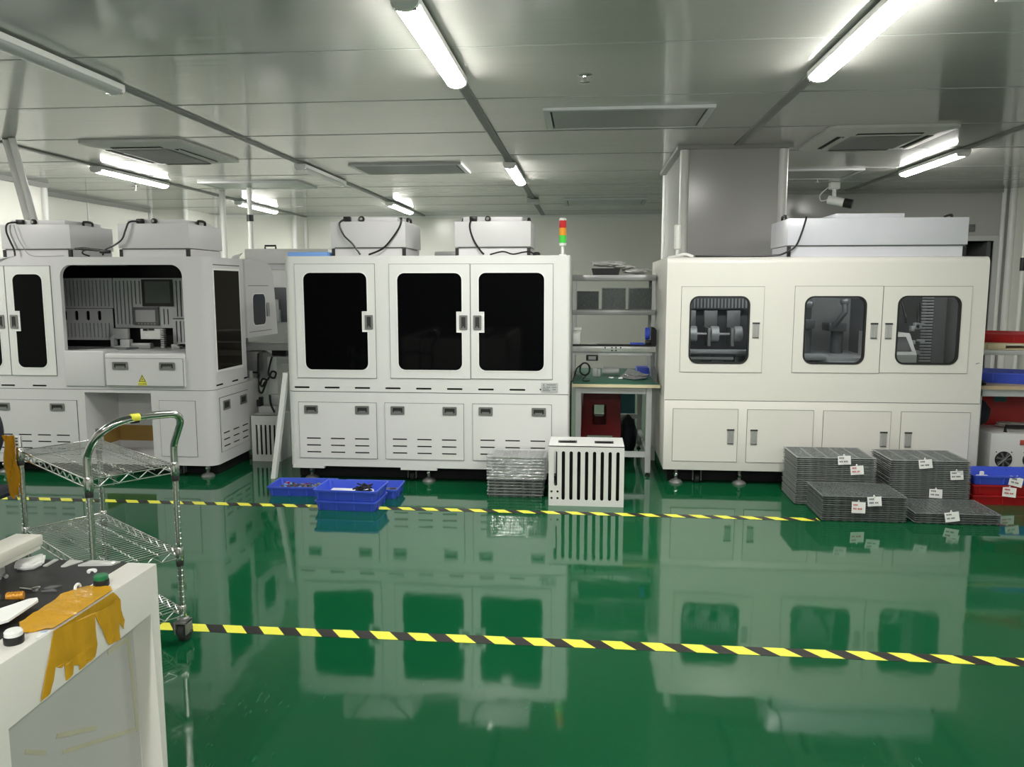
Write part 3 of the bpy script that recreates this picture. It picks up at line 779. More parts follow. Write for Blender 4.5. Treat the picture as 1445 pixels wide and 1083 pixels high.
# upper doors
notch_door(t, -4.810, -4.408, .85, 1.764, -4.742, -4.484, .919, 1.694, 'l', YL, n=(1.223, 1.391))
notch_door(t, -5.22, -4.812, .85, 1.764, -5.15, -4.886, .919, 1.694, 'r', YL, n=(1.223, 1.391))
p = vent_panel(t, -5.10, -4.252, .18, .645, (-4.965, -4.795, -4.622, -4.452), .12, (.231, .288, .345), (-4.49, -4.98), YL, hw=.128, hz=(.553, .617), m='paint_cool')
dr = obj('cupboard_door', MB().box(-3.527, -3.217, YL - .005, YL - .001, .183, .651), 'paint_cool', t)
obj('door_gap', MB().box(-3.53, -3.214, YL - .0028, YL - .0004, .18, .654), 'gap', dr)
# low box and drawer under the open front
obj('front_box', MB().box(-4.336, -3.985, YL - .012, YL + .2, .762, 1.063, .012, 3), 'paint_cool', t)
db = obj('drawer_housing', MB().box(-3.978, -3.282, YL - .02, YL + .2, .762, 1.046, .018, 3), 'paint_cool', t)
dw = obj('drawer', MB().box(-3.963, -3.295, YL - .026, YL - .019, .778, 1.003), 'paint_cool', t)
obj('drawer_gap', MB().box(-3.966, -3.292, YL - .0225, YL - .0195, .775, 1.006), 'gap', dw)
for x in (-3.901, -3.495):
    pull_handle(dw, x, x + .134, .911, .975, YL - .026); cup(dw, x, x + .134, .911, .975, YL - .026)
    b = MB()
    for k in range(5): b.box(x + .03 + k * .016, x + .036 + k * .016, YL - .029, YL - .026, .926, .945)
    obj('handle_comb', b, 'zinc', dw)
# electric shock warning sticker with its characters
sg = obj('warning_sticker', MB().prism([(-3.686, .781), (-3.612, .781), (-3.612, .808), (-3.615, .812), (-3.649, .873), (-3.683, .812), (-3.686, .808)], YL - .0275, YL - .026, 'xz'), 'signyellow', t)
tri = [(-3.681, .812), (-3.617, .812), (-3.649, .869)]
b = MB().prism(tri, YL - .0285, YL - .0275, 'xz', [[(-3.671, .8175), (-3.627, .8175), (-3.649, .857)]])
b.prism([(-3.6465, .845), (-3.656, .832), (-3.650, .832), (-3.653, .820), (-3.642, .835), (-3.648, .835)], YL - .0285, YL - .0275, 'xz')
obj('warning_triangle', b, 'ink', sg)
def text_mesh(name, body, size, loc, m, parent, depth=.0006):
    c = bpy.data.curves.new(name, 'FONT'); c.body = body; c.size = size; c.extrude = depth; c.align_x = 'CENTER'
    o = bpy.data.objects.new('text_source', c); COL.objects.link(o)
    bpy.context.view_layer.update()
    me = bpy.data.meshes.new_from_object(o.evaluated_get(bpy.context.evaluated_depsgraph_get()))
    bpy.data.objects.remove(o)
    me.transform(Matrix.Translation(Vector(loc) - ORG[parent.name]) @ Matrix.Rotation(PI / 2, 4, 'X'))
    me.materials.clear(); me.materials.append(M[m])
    q = bpy.data.objects.new(name, me); return link(q, parent)
text_mesh('warning_text', '小心有电', .0185, (-3.649, YL - .0281, .787), 'ink', sg)
# right-hand side: dark window and service panel
b = MB().prism([(6.29, .885), (6.79, .875), (6.79, 1.748), (6.29, 1.738)], XS - .02, XS + .004, 'yz', [[(6.303, .9), (6.777, .9), (6.777, 1.727), (6.303, 1.727)]])
sw = obj('side_window_frame', b, 'trimwhite', t)
obj('side_window_pane', MB().box(XS - .004, XS + .002, 6.303, 6.777, .9, 1.727), 'amberglass', sw)
obj('side_slot', MB().box(XS - .002, XS + .0012, 6.30, 6.80, 1.768, 1.776), 'gap', t)
holes = [capsule(a, z - .006, a + .123, z + .006, 3) for a in (6.348, 6.532, 6.716) for z in (.243, .30, .356)]
sp = obj('side_panel', MB().prism(rr(6.308, .203, 6.862, .662, .004, 1), XS + .002, XS + .007, 'yz', holes), 'paint_cool', t)
obj('panel_gap', MB().box(XS + .0005, XS + .003, 6.305, 6.865, .2, .665), 'void', sp)
for a in (6.356, 6.69):
    obj('handle', MB().prism(rr(a, .55, a + .132, .632, .006, 2), XS + .004, XS + .012, 'yz', [rr(a + .018, .565, a + .114, .617, .003, 1)]), 'zinc', sp)
    obj('handle_cup', MB().box(XS + .005, XS + .0075, a + .01, a + .12, .56, .62), 'cup', sp)
# things seen through the open front
pa = obj('slotted_panel', MB().prism([(-4.86, 1.40), (-4.222, 1.40), (-4.222, 1.667), (-4.86, 1.667)], 6.745, 6.755, 'xz',
         [capsule(-4.845 + k * .0362, 1.415, -4.835 + k * .0362, 1.652, 3) for k in range(17)]), 'perf', t)
obj('lower_slotted_panel', MB().prism([(-4.86, 1.115), (-4.225, 1.115), (-4.225, 1.396), (-4.86, 1.396)], 6.73, 6.742, 'xz',
    [capsule(-4.845 + k * .0362, 1.135, -4.835 + k * .0362, 1.268, 3) for k in range(17)] +
    [capsule(-4.80 + k * .1085, 1.29, -4.765 + k * .1085, 1.378, 5) for k in range(5)]), 'perf', t)
sl = [capsule(x, 1.255, x + .011, 1.645, 3) for x in (-4.195, -4.158, -4.121, -4.084, -4.05)]
sl += [capsule(x, 1.435, x + .011, 1.645, 3) for x in (-4.014, -3.975)]
sl += [capsule(x, 1.325, x + .011, 1.645, 3) for x in (-3.63, -3.594, -3.558, -3.52, -3.48, -3.44)]
sl += [capsule(x, 1.255, x + .011, 1.395, 3) for x in (-3.757, -3.72)]
pb = obj('main_slotted_panel', MB().prism([(-4.214, 1.225), (-3.67, 1.225), (-3.67, 1.312), (-3.2, 1.312), (-3.2, 1.667), (-4.214, 1.667)], 6.75, 6.76, 'xz', sl), 'perf', t)
obj('corner_slotted_panel', MB().prism([(-3.66, 1.085), (-3.2, 1.085), (-3.2, 1.305), (-3.66, 1.305)], 6.72, 6.73, 'xz',
    [capsule(-3.63 + k * .037, 1.10, -3.618 + k * .037, 1.29, 3) for k in range(10)]), 'perf', t)
sc_ = obj('monitor', MB().prism([(-3.94, 1.418), (-3.655, 1.418), (-3.655, 1.656), (-3.94, 1.656)], 6.735, 6.75, 'xz'), 'black', t)
obj('monitor_screen', MB().box(-3.91, -3.675, 6.733, 6.737, 1.447, 1.638), 'screen', sc_)
hp = obj('control_screen', MB().prism([(-4.028, 1.25), (-3.795, 1.25), (-3.795, 1.41), (-4.028, 1.41)], 6.735, 6.75, 'xz'), 'bezel', t)
obj('display', MB().box(-4.01, -3.825, 6.733, 6.737, 1.278, 1.385), 'screenl', hp)
b = MB()
for k in range(6): b.box(-3.99 + k * .03, -3.975 + k * .03, 6.732, 6.736, 1.256, 1.268)
obj('keys', b, 'grey', hp)
obj('deck', MB().box(-4.9, -3.12, YL + .2, 6.84, 1.03, 1.05), 'lgrey', t)
obj('slide_rail', MB().prism([(-4.2, 6.42), (-3.96, 6.48), (-3.86, 6.68), (-3.93, 6.69)], 1.05, 1.066, 'xy').box(-4.55, -4.2, 6.5, 6.56, 1.05, 1.06), 'darkgrey', t)
obj('gripper', MB().box(-4.19, -4.05, 6.66, 6.7, 1.13, 1.222, .004).box(-4.2, -4.17, 6.64, 6.7, 1.06, 1.15).box(-4.09, -4.0, 6.6, 6.66, 1.06, 1.13, .006).box(-4.12, -3.98, 6.56, 6.66, 1.05, 1.075), 'perf', t)
obj('white_block', MB().box(-3.93, -3.74, 6.66, 6.72, 1.13, 1.222, .004), 'whiteplastic', t)
obj('block_clips', MB().box(-3.9, -3.86, 6.652, 6.662, 1.205, 1.222).box(-3.85, -3.8, 6.652, 6.662, 1.208, 1.222), 'black', t)
ch = MB()
for k in range(9): ch.box(-3.725, -3.69, 6.62, 6.66, 1.055 + k * .019, 1.069 + k * .019, .003)
obj('cable_chain', ch, 'grey', t)
obj('pneumatic_valve', MB().box(-3.62, -3.56, 6.6, 6.64, 1.05, 1.09, .004).box(-3.565, -3.53, 6.58, 6.64, 1.05, 1.075, .004), 'grey', t)
obj('cylinder_block', MB().box(-3.98, -3.8, 6.58, 6.64, 1.05, 1.1, .01), 'grey', t)
obj('roof_tube', MB().box(-4.25, -3.8, 6.3, 6.33, 1.765, 1.785, .004), 'darkgrey', t)
# rear cabinet with its curved shoulder, small window and handle
prof = [(6.9, 1.13), (7.60, 1.13), (7.585, 1.3), (7.56, 1.52), (7.54, 1.66), (7.515, 1.735), (7.47, 1.785), (7.41, 1.815), (7.33, 1.826), (6.9, 1.838)]
rc = obj('rear_cabinet', MB().prism(prof, -4.6, XS + .008, 'yz'), 'paint_cool', t, sharp=30)
obj('rear_seam', MB().box(XS + .004, XS + .0095, 6.95, 7.41, 1.598, 1.603).box(XS + .004, XS + .0095, 6.94, 7.45, 1.176, 1.181), 'gap', rc)
obj('rear_window', MB().prism(rr(7.04, 1.238, 7.312, 1.522, .05, 5), XS + .006, XS + .012, 'yz'), 'blueglass', rc)
obj('rear_window_trim', MB().prism(rr(7.03, 1.228, 7.322, 1.532, .055, 5), XS + .004, XS + .010, 'yz', [rr(7.04, 1.238, 7.312, 1.522, .05, 5)]), 'trimwhite', rc)
obj('rear_handle', MB().box(XS + .006, XS + .018, 7.345, 7.40, 1.307, 1.44, .004), 'grey', rc)
obj('rear_bracket', MB().prism([(-3.2, 1.838), (-3.17, 1.87), (-3.10, 1.885), (-3.09, 1.89), (-3.12, 1.86), (-3.12, 1.838)], 6.93, 6.95, 'xz'), 'whiteplastic', t)
obj('lower_tank', MB().box(-4.6, -3.35, 7.16, 7.58, .05, 1.13), 'dark', t)

filter_unit(-4.876, -4.262, 6.27, 6.87, 'white filter unit on the left machine, the one nearest the photo edge',
            [(-4.735, 6.29, 2.125), (-4.79, 6.25, 2.11), (-4.80, 6.24, 2.05), (-4.77, 6.235, 1.97), (-4.74, 6.235, 1.9), (-4.735, 6.235, 1.845)], plug=-4.72, top=2.105)
filter_unit(-3.848, -3.24, 6.27, 6.87, 'white filter unit on the right end of the left machine, its cord trailing left',
            [(-3.68, 6.29, 2.125), (-3.73, 6.25, 2.115), (-3.76, 6.24, 2.05), (-3.79, 6.235, 1.98), (-3.86, 6.235, 1.93), (-3.93, 6.235, 1.9), (-3.97, 6.24, 1.85)], plug=-3.665, top=2.105)
b = MB().tube(smooth_path([(-4.2, 6.23, 1.9), (-4.12, 6.23, 1.905), (-4.05, 6.23, 1.895), (-3.96, 6.23, 1.885), (-3.90, 6.23, 1.87)], 6), .01, 7)
b.tube(smooth_path([(-4.08, 6.235, 1.842), (-4.13, 6.23, 1.86), (-4.13, 6.23, 1.885), (-4.07, 6.23, 1.9)], 6), .007, 6).box(-3.98, -3.89, 6.21, 6.24, 1.862, 1.89, .008)
solo('loose_plug', b, 'black', 'black plug and looped lead lying between the two filter units on the left machine', 'plug')
b = MB().tube(smooth_path([(-4.73, 6.24, 2.1), (-4.70, 6.235, 2.0), (-4.66, 6.23, 1.93), (-4.6, 6.225, 1.855), (-4.5, 6.225, 1.84), (-4.3, 6.225, 1.845)], 6), .0035, 5)
solo('thin_wire', b, 'grey', 'thin grey wire trailing down the front of the leftmost filter unit', 'wire')
b = MB().tube(smooth_path([(-5.05, 6.19, 1.8), (-4.9, 6.19, 1.795), (-4.8, 6.192, 1.825), (-4.72, 6.21, 1.842)], 6), .004, 5)
solo('thin_wire', b, 'grey', 'thin grey wire sagging over the top edge of the left machine', 'wire')

# ================================================================== THE GAP BETWEEN LEFT AND MIDDLE MACHINE
t = thing('transfer_conveyor', 'grey transfer conveyor with a white upright in the gap left of the middle machine', 'conveyor', (-2.9, 7.3, 0))
obj('beam', MB().box(-3.3, -2.45, 7.18, 7.4, .995, 1.06, .004).box(-3.3, -2.45, 7.16, 7.2, 1.06, 1.068), 'lgrey', t)
obj('upper_plate', MB().box(-2.94, -2.45, 7.5, 7.8, 1.06, 1.16, .004), 'paint', t)
obj('upright', MB().box(-2.99, -2.9, 7.17, 7.3, 0, .935, .004), 'paint', t)
obj('upright', MB().box(-2.6, -2.52, 7.17, 7.3, 0, .995, .004), 'paint', t)
obj('cross_bar', MB().box(-2.9, -2.6, 7.2, 7.28, .87, .935), 'lgrey', t)
obj('motor', MB().box(-3.2, -3.08, 7.17, 7.3, .8, .985, .01).box(-3.12, -3.08, 7.15, 7.2, .72, .9), 'grey', t)
obj('bracket', MB().prism([(-3.2, .7), (-3.05, .72), (-3.02, .85), (-2.99, .935), (-3.08, .99), (-3.2, .99)], 7.31, 7.33, 'xz'), 'lgrey', t)
obj('drive_box', MB().box(-3.0, -2.86, 7.31, 7.37, .93, .99), 'black', t)
pth = smooth_path([(-2.93, 7.14, .94), (-2.95, 7.12, .85), (-2.96, 7.12, .77), (-2.91, 7.12, .74), (-2.89, 7.12, .79), (-2.93, 7.12, .80), (-2.96, 7.12, .74), (-3.0, 7.12, .70), (-3.03, 7.12, .66), (-3.06, 7.12, .71), (-3.06, 7.13, .78), (-3.12, 7.14, .79)], 6)
b = MB().tube(pth, .009, 7).tube(smooth_path([(-3.06, 7.13, .97), (-3.06, 7.12, .8), (-3.06, 7.11, .64), (-3.03, 7.11, .6), (-3.0, 7.11, .66), (-2.98, 7.11, .72), (-3.02, 7.11, .73), (-3.04, 7.11, .68)], 6), .010, 7)
solo('cable_tangle', b, 'black', 'tangle of black cable hanging in the gap left of the middle machine', 'cable')
# slotted cover standing on the floor in the gap
def slotted_cover(name, label, x0, x1, y0, y1, h, slots, holes, slot_z, vents, group, short=()):
    t = thing(name, label, 'cover', ((x0 + x1) / 2, (y0 + y1) / 2, 0), group)
    hs = [capsule(a, slot_z[0] if i not in short else slot_z[2], b_, slot_z[1], 4) for i, (a, b_) in enumerate(slots)]
    hs += [circle(cx, cz, .0085, 12) for cx, cz in holes]
    obj('front_panel', MB().prism([(x0, 0), (x1, 0), (x1, h), (x0, h)], y0, y0 + .006, 'xz', hs), 'paint', t)
    tp = obj('top_panel', MB().prism([(x0, y0), (x1, y0), (x1, y1), (x0, y1)], h - .006, h, 'xy', [[(a, c), (b_, c), (b_, e), (a, e)] for a, b_, c, e in vents]), 'paint', t)
    for a, b_, c, e in vents:
        g = MB().box(a, b_, c, e, h - .012, h - .008)
        for k in range(3): g.box(a + .012, b_ - .012, c + .012 + k * (e - c) / 3.2, c + .016 + k * (e - c) / 3.2, h - .008, h - .004)
        obj('top_vent', g, 'black', tp)
    obj('side_panel', MB().box(x0, x0 + .006, y0 + .006, y1, 0, h - .006), 'paint', t)
    obj('side_panel', MB().box(x1 - .006, x1, y0 + .006, y1, 0, h - .006), 'paint', t)
    obj('inner_unit', MB().box(x0 + .05, x1 - .02, y0 + .09, y1 - .01, .004, h - .04), 'black', t)
    return t
slotted_cover('slotted_cover', 'dim white slotted cover on the floor in the gap behind the leaning plank', -3.04, -2.77, 6.87, 7.12, .43,
              [(-3.0 + k * .042, -2.982 + k * .042) for k in range(5)], [], (.06, .34, .06), [], 'white slotted covers on the floor')
obj_b = MB().box(-3.15, -2.86, 7.14, 7.16, .45, .64, .004)
t = thing('valve_block', 'small grey valve block with fittings on top of the dim slotted cover', 'valve', (-2.95, 7.0, .43))
obj('block', MB().box(-3.0, -2.84, 6.95, 7.08, .43, .5, .005).box(-2.93, -2.82, 7.0, 7.06, .5, .6, .005), 'lgrey', t)
obj('fitting', MB().cyl((-2.99, 6.94, .5), (-2.99, 6.94, .56), .02, 10).box(-3.0, -2.97, 6.96, 7.0, .5, .58), 'black', t)
obj('hose', MB().tube(smooth_path([(-2.9, 6.98, .6), (-2.88, 6.95, .52), (-2.84, 6.93, .445)], 6), .01, 7), 'black', t)
# panel leaning against the machine
b = MB().prism([(6.0, 0), (6.014, 0), (6.198, .88), (6.184, .88)], -2.52, -2.44, 'yz')
b = MB()
vs = [(-2.53, 6.10), (-2.50, 6.10)]
bot = [(-2.61, 6.235, 0), (-2.572, 6.235, 0), (-2.572, 6.29, 0), (-2.61, 6.29, 0)]
topv = [(-2.472, 6.235, .89), (-2.434, 6.235, .89), (-2.434, 6.29, .89), (-2.472, 6.29, .89)]
vv = [b.bm.verts.new(p) for p in bot + topv]
for f in ((3, 2, 1, 0), (4, 5, 6, 7), (0, 1, 5, 4), (1, 2, 6, 5), (2, 3, 7, 6), (3, 0, 4, 7)): b.bm.faces.new([vv[i] for i in f])
solo('leaning_plank', b, 'paint', 'narrow white plank leaning against the left side of the middle machine', 'plank')
# machine farther back seen through the gap
t = thing('rear_machine', 'white hooded machine farther back, seen through the gap left of the middle machine', 'machine', (-3.2, 8.9, 0))
obj('body', MB().box(-3.9, -2.7, 8.5, 9.5, 0, 1.78, .02), 'paint', t)
hd = obj('hood', MB().box(-3.75, -2.8, 8.48, 9.3, 1.84, 2.0, .01), 'paint', t)
obj('collar', MB().box(-3.7, -2.85, 8.52, 9.25, 1.78, 1.84), 'lgrey', t)
obj('handle', MB().tube([(-3.52, 8.5, 2.0), (-3.52, 8.5, 2.035), (-3.40, 8.5, 2.035), (-3.40, 8.5, 2.0)], .011, 8), 'black', hd)
obj('window', MB().box(-3.5, -3.1, 8.485, 8.5, 1.2, 1.58, .004), 'dark', t)
obj('fixture', MB().box(-3.46, -3.36, 8.44, 8.49, 1.2, 1.34, .01).cyl((-3.4, 8.46, 1.34), (-3.4, 8.46, 1.45), .03, 10), 'lgrey', t)

# ================================================================== FLOOR TAPES
def hazard_tape(x0, x1, yc, w_, period, label, skew=.062):
    b = MB(); z0, z1 = .0002, .0012
    hw = w_ / 2; x = x0
    def quad(a, c, mi):
        # slanted stripe from the far edge (a) to the near edge (a + skew), clipped at the tape ends
        pts = [(max(x0, min(x1, a)), yc + hw), (max(x0, min(x1, c)), yc + hw), (max(x0, min(x1, c + skew)), yc - hw), (max(x0, min(x1, a + skew)), yc - hw)]
        if abs(pts[1][0] - pts[0][0]) + abs(pts[2][0] - pts[3][0]) < 1e-5: return
        v_ = [b.bm.verts.new((p[0], p[1], z1)) for p in pts]
        f = b.bm.faces.new(list(reversed(v_))); f.material_index = mi; f.normal_update()
    x = x0 - skew
    while x < x1:
        quad(x, x + period * .53, 0); quad(x + period * .53, x + period, 1); x += period
    bmesh.ops.recalc_face_normals(b.bm, faces=b.bm.faces)
    for f in b.bm.faces:
        if f.normal.z < 0: f.normal_flip()
    solo('hazard_tape', b, ['yellow', 'tapeblack'], label, 'floor tape', 'yellow and black floor tapes', org=((x0 + x1) / 2, yc, 0))
hazard_tape(-6.5, 1.606, 5.46, .075, .1735, 'yellow and black tape on the floor along the front of the machines')
hazard_tape(-2.0, 4.2, 3.40, .08, .1785, 'yellow and black tape on the floor, the strip nearest the camera')

# ================================================================== CLEAR TRAYS
def tray_mesh(name, W, D, hh, nx, ny, pitch, matname, fl=.011, gx=.0045, gy=.0045, ribs=None):
    """blister tray: flange, ribbed skirt and a grid of pockets"""
    b = MB(); bm = b.bm
    rx, ry = ribs or (nx, ny)
    # flange and skirt
    n_out = []
    def ring(inset, z, amp=0.0, nr=0):
        pts = []
        for (ax, ay, bx, by, n) in ((0, 0, W, 0, rx * 4), (W, 0, W, D, ry * 4), (W, D, 0, D, rx * 4), (0, D, 0, 0, ry * 4)):
            dx, dy = bx - ax, by - ay; L = math.hypot(dx, dy); nxn, nyn = -dy / L, dx / L
            for k in range(n):
                t_ = k / n
                off_ = inset + (amp if (k % 4 in (1, 2)) and 0 < k < n else 0)
                px, py = ax + dx * t_, ay + dy * t_
                if k == 0:
                    px += inset * (1 if ax == 0 else -1); py += inset * (1 if ay == 0 else -1)
                else:
                    px += nxn * off_; py += nyn * off_
                    px = min(max(px, inset), W - inset); py = min(max(py, inset), D - inset)
                pts.append(bm.verts.new((px - W / 2, py - D / 2, z)))
        return pts
    r0 = ring(0, hh - .003); r1 = ring(0, hh); r2 = ring(fl, hh); r3 = ring(fl + .001, 0, .009); 
    for a, c in ((r0, r1), (r1, r2)):
        n = len(a)
        for k in range(n): bm.faces.new((a[k], a[(k + 1) % n], c[(k + 1) % n], c[k])).material_index = 1
    n = len(r0); r0b = ring(fl, hh - .003)
    for k in range(n):
        bm.faces.new((r0b[k], r0b[(k + 1) % n], r0[(k + 1) % n], r0[k]))
        bm.faces.new((r3[k], r3[(k + 1) % n], r0b[(k + 1) % n], r0b[k]))
    # pockets
    ix0, iy0 = -W / 2 + fl, -D / 2 + fl; cw, cd = (W - 2 * fl) / nx, (D - 2 * fl) / ny
    for i in range(nx):
        for j in range(ny):
            x0, y0 = ix0 + i * cw, iy0 + j * cd
            o = [bm.verts.new((x, yy, hh)) for x, yy in ((x0, y0), (x0 + cw, y0), (x0 + cw, y0 + cd), (x0, y0 + cd))]
            def pk(f): return ((x0 + gx * f, y0 + gy * f), (x0 + cw - gx * f, y0 + gy * f), (x0 + cw - gx * f, y0 + cd - gy * f), (x0 + gx * f, y0 + cd - gy * f))
            q = [bm.verts.new((x, yy, hh)) for x, yy in pk(1)]
            d_ = [bm.verts.new((x, yy, hh - .01)) for x, yy in pk(1.6)]
            for k in range(4):
                m_ = (k + 1) % 4
                bm.faces.new((o[k], o[m_], q[m_], q[k])); bm.faces.new((q[k], q[m_], d_[m_], d_[k]))
            bm.faces.new(d_)
    bmesh.ops.recalc_face_normals(bm, faces=bm.faces)
    me = bpy.data.meshes.new(name); bm.to_mesh(me); bm.free(); me.materials.append(M[matname]); me.materials.append(M['rim' if matname == 'clear' else 'rimdark'])
    return me
tray_a = tray_mesh('blister_tray', .565, .40, .0138, 5, 15, .0148, 'clear', gx=.009, gy=.0032, ribs=(10, 7))
tray_b = tray_mesh('blister_tray', .56, .39, .0138, 17, 13, .0148, 'cleardark', gx=.005, gy=.005, ribs=(10, 7))
tray_c = tray_mesh('blister_tray', .43, .29, .022, 6, 5, .024, 'clear')
tray_d = tray_mesh('blister_tray', .19, .17, .012, 14, 12, .014, 'cleardark', fl=.006, gx=.002, gy=.002, ribs=(6, 6))
ORD = ['bottom', 'second', 'third', 'fourth', 'fifth', 'sixth', 'seventh', 'eighth', 'ninth', 'tenth', 'eleventh', 'twelfth', 'thirteenth', 'fourteenth',
       'fifteenth', 'sixteenth', 'seventeenth', 'eighteenth', 'nineteenth', 'twentieth', 'twenty-first', 'twenty-second', 'twenty-third', 'twenty-fourth', 'twenty-fifth']
def stack(me, x0, y0, W, D, pitch, n, where, group, rot=0.0, jit=.003, zb=0.0):
    rnd = random.Random(int(x0 * 1000)); out = []
    for k in range(n):
        o = bpy.data.objects.new('blister_tray', me); COL.objects.link(o)
        o.location = (x0 + W / 2 + rnd.uniform(-jit, jit), y0 + D / 2 + rnd.uniform(-jit, jit), zb + k * pitch)
        o.rotation_euler = (0, 0, rot + rnd.uniform(-.004, .004))
        nm = 'topmost clear grey tray in' if k == n - 1 else ('bottom clear grey tray in' if k == 0 else ORD[k] + ' clear tray from the floor in')
        o['label'] = '%s the %s' % (nm, where); o['category'] = 'tray'; o['group'] = group
        ORG[o.name] = Vector((0, 0, 0)); out.append(o)
    return out
stack(tray_a, 1.54, 5.835, .565, .40, .0148, 24, 'tall stack beside the machine foot', 'trays in the tall stack beside the machine foot')
stack(tray_a, 2.213, 5.87, .565, .40, .0148, 23, 'tall stack beside the blue bin', 'trays in the tall stack beside the blue bin')
stack(tray_b, 1.615, 5.43, .56, .39, .0148, 12, 'low stack ending the floor tape', 'trays in the low stack at the end of the floor tape')
stack(tray_b, 2.222, 5.43, .56, .39, .0148, 5, 'lowest stack near the red bins', 'trays in the lowest stack near the red bins')
stack(tray_c, -.742, 5.84, .43, .29, .0235, 6, 'wrapped stack beside the slotted cover', 'trays in the wrapped stack')
o_ = stack(tray_c, -.722, 5.85, .43, .29, .0235, 7, 'wrapped stack beside the white slotted cover', 'trays in the wrapped stack', zb=.1415)
for k, o in enumerate(o_):
    o.scale = (.95, .95, 1); o['label'] = 'clear grey tray, %s in the film wrapped block by the slotted cover' % (['lowest', 'second from below', 'third from below', 'middle', 'third from the top', 'second from the top', 'topmost'][k])
wrapf = MB(); rnd = random.Random(5); rings = []
for k in range(43):
    z = .144 + k * .00405
    ring = []
    o_l = rr(-.744, 5.83, -.292, 6.15, .02, 4); per = []
    for q0, q1 in zip(o_l, o_l[1:] + o_l[:1]):
        m_ = max(1, int(math.hypot(q1[0] - q0[0], q1[1] - q0[1]) / .018))
        per += [(q0[0] + (q1[0] - q0[0]) * u / m_, q0[1] + (q1[1] - q0[1]) * u / m_) for u in range(m_)]
    for x, yy in per:
        a = .0022 * math.sin(2 * PI * (z - .141) / .0235) + rnd.uniform(-.0007, .0007)
        dx, dy = x + .518, yy - 5.99
        ring.append(wrapf.bm.verts.new((x + a * (1 if dx > 0 else -1) * (abs(dx) > .2), yy + a * (1 if dy > 0 else -1) * (abs(dy) > .14), z)))
    rings.append(ring)
for a, c in zip(rings, rings[1:]):
    n_p = len(a)
    for k in range(n_p): wrapf.bm.faces.new((a[k], a[(k + 1) % n_p], c[(k + 1) % n_p], c[k]))
wrapf.bm.faces.new(rings[-1])
solo('stretch_film', wrapf, 'wrap', 'shiny stretch film wrapped around the upper half of the tray stack by the slotted cover', 'plastic film')

def tag(cx, yy, cz, rot, label, on='', w_=.092, h=.064, red=False, tilt=-8):
    t = thing('paper_tag', label, 'tag', (cx, yy, cz), 'white paper tags on the trays and bins', local=True)
    t.rotation_euler = (R(tilt), R(rot), 0)
    c = MB().box(-w_ / 2, w_ / 2, -.0006, .0006, -h / 2, h / 2)
    bmesh.ops.subdivide_edges(c.bm, edges=c.bm.edges[:], cuts=2, use_grid_fill=True)
    for v_ in c.bm.verts: v_.co.y += .0035 * math.sin(v_.co.x * 30 + cx * 7)
    obj('card', c, 'paper', t)
    rnd = random.Random(int(cx * 971)); p = MB()
    for (z, a, n) in ((.018, -.036, 4), (-.008, -.036, 6)):
        x = a
        for k in range(n):
            l = rnd.uniform(.004, .009); p.box(x, x + l, -.0052, -.0045, z - .005, z + .005); x += l + .0025
            if k == 2 and n == 6: x += .006
    obj('print', p, 'redink' if red else 'ink', t)
    obj('loop', MB().tube(smooth_path([(-.006, 0, h / 2 - .004), (0, .002, h / 2 + .012), (.006, 0, h / 2 - .004)], 5), .0022, 6), 'paper', t)
    return t
tag(1.874, 5.825, .342, -3, 'white paper tag at the top of the tall tray stack beside the machine foot')
tag(1.967, 5.825, .270, -5, 'white paper tag lower right on the tall tray stack beside the machine foot', red=True)
tag(2.456, 5.866, .318, -6, 'white paper tag at the top of the tall tray stack beside the blue bin')
tag(2.678, 5.866, .238, -3, 'white paper tag at the right end of the tall tray stack beside the blue bin')
tag(2.54, 5.866, .100, 3, 'white paper tag low on the tall stack, just above the lowest tray stack')
tag(1.853, 5.42, .104, 2, 'white paper tag with red print, lower left on the low front tray stack', red=True, h=.075)
tag(1.955, 5.42, .149, -4, 'white paper tag, upper right on the low front tray stack')
tag(2.462, 5.42, .056, -8, 'white paper tag on the lowest front tray stack')
tag(3.125, 5.942, .183, 14, 'white paper tag on the blue bin standing on the red bins', h=.068)
tag(3.083, 5.938, .105, 6, 'white paper tag on the red bin below the blue one', red=True, h=.07)

# ================================================================== PLASTIC BINS
def bin_(cx, cy, w_, d_, h, z, m, label, rot=0.0, group='blue plastic bins on the floor', name='plastic_bin'):
    t = thing(name, label, 'bin', (cx, cy, z), group, local=True, rotz=rot)
    b = MB(); bm = b.bm; tp = .014; th = .004
    def rg(i, zz): return [bm.verts.new((px, py, zz)) for px, py in rr(-w_ / 2 + i, -d_ / 2 + i, w_ / 2 - i, d_ / 2 - i, .022, 4)]
    A = rg(tp + .006, 0); B = rg(.006, h - .012); C = rg(0, h - .012); D_ = rg(0, h); E_ = rg(.010, h); F_ = rg(tp + .01, th)
    n = len(A)
    for a, c in ((A, B), (B, C), (C, D_), (D_, E_), (E_, F_)):
        for k in range(n): bm.faces.new((a[k], a[(k + 1) % n], c[(k + 1) % n], c[k]))
    bm.faces.new(list(reversed(A))); bm.faces.new(F_)
    bmesh.ops.recalc_face_normals(bm, faces=bm.faces)
    r_ = b
    for s_ in (-1, 1):
        for k in range(-1, 3):
            x = (k - .5) * w_ / 3.6
            vs_ = MB
            r_.box(x - .004, x + .004, s_ * (d_ / 2 - .011) - .0055, s_ * (d_ / 2 - .011) + .0055, h * .08, h - .012)
        for k in (-.5, .5):
            yy = k * d_ / 2
            r_.box(s_ * (w_ / 2 - .011) - .0055, s_ * (w_ / 2 - .011) + .0055, yy - .004, yy + .004, h * .08, h - .012)
    obj('body', b, m, t)
    return t
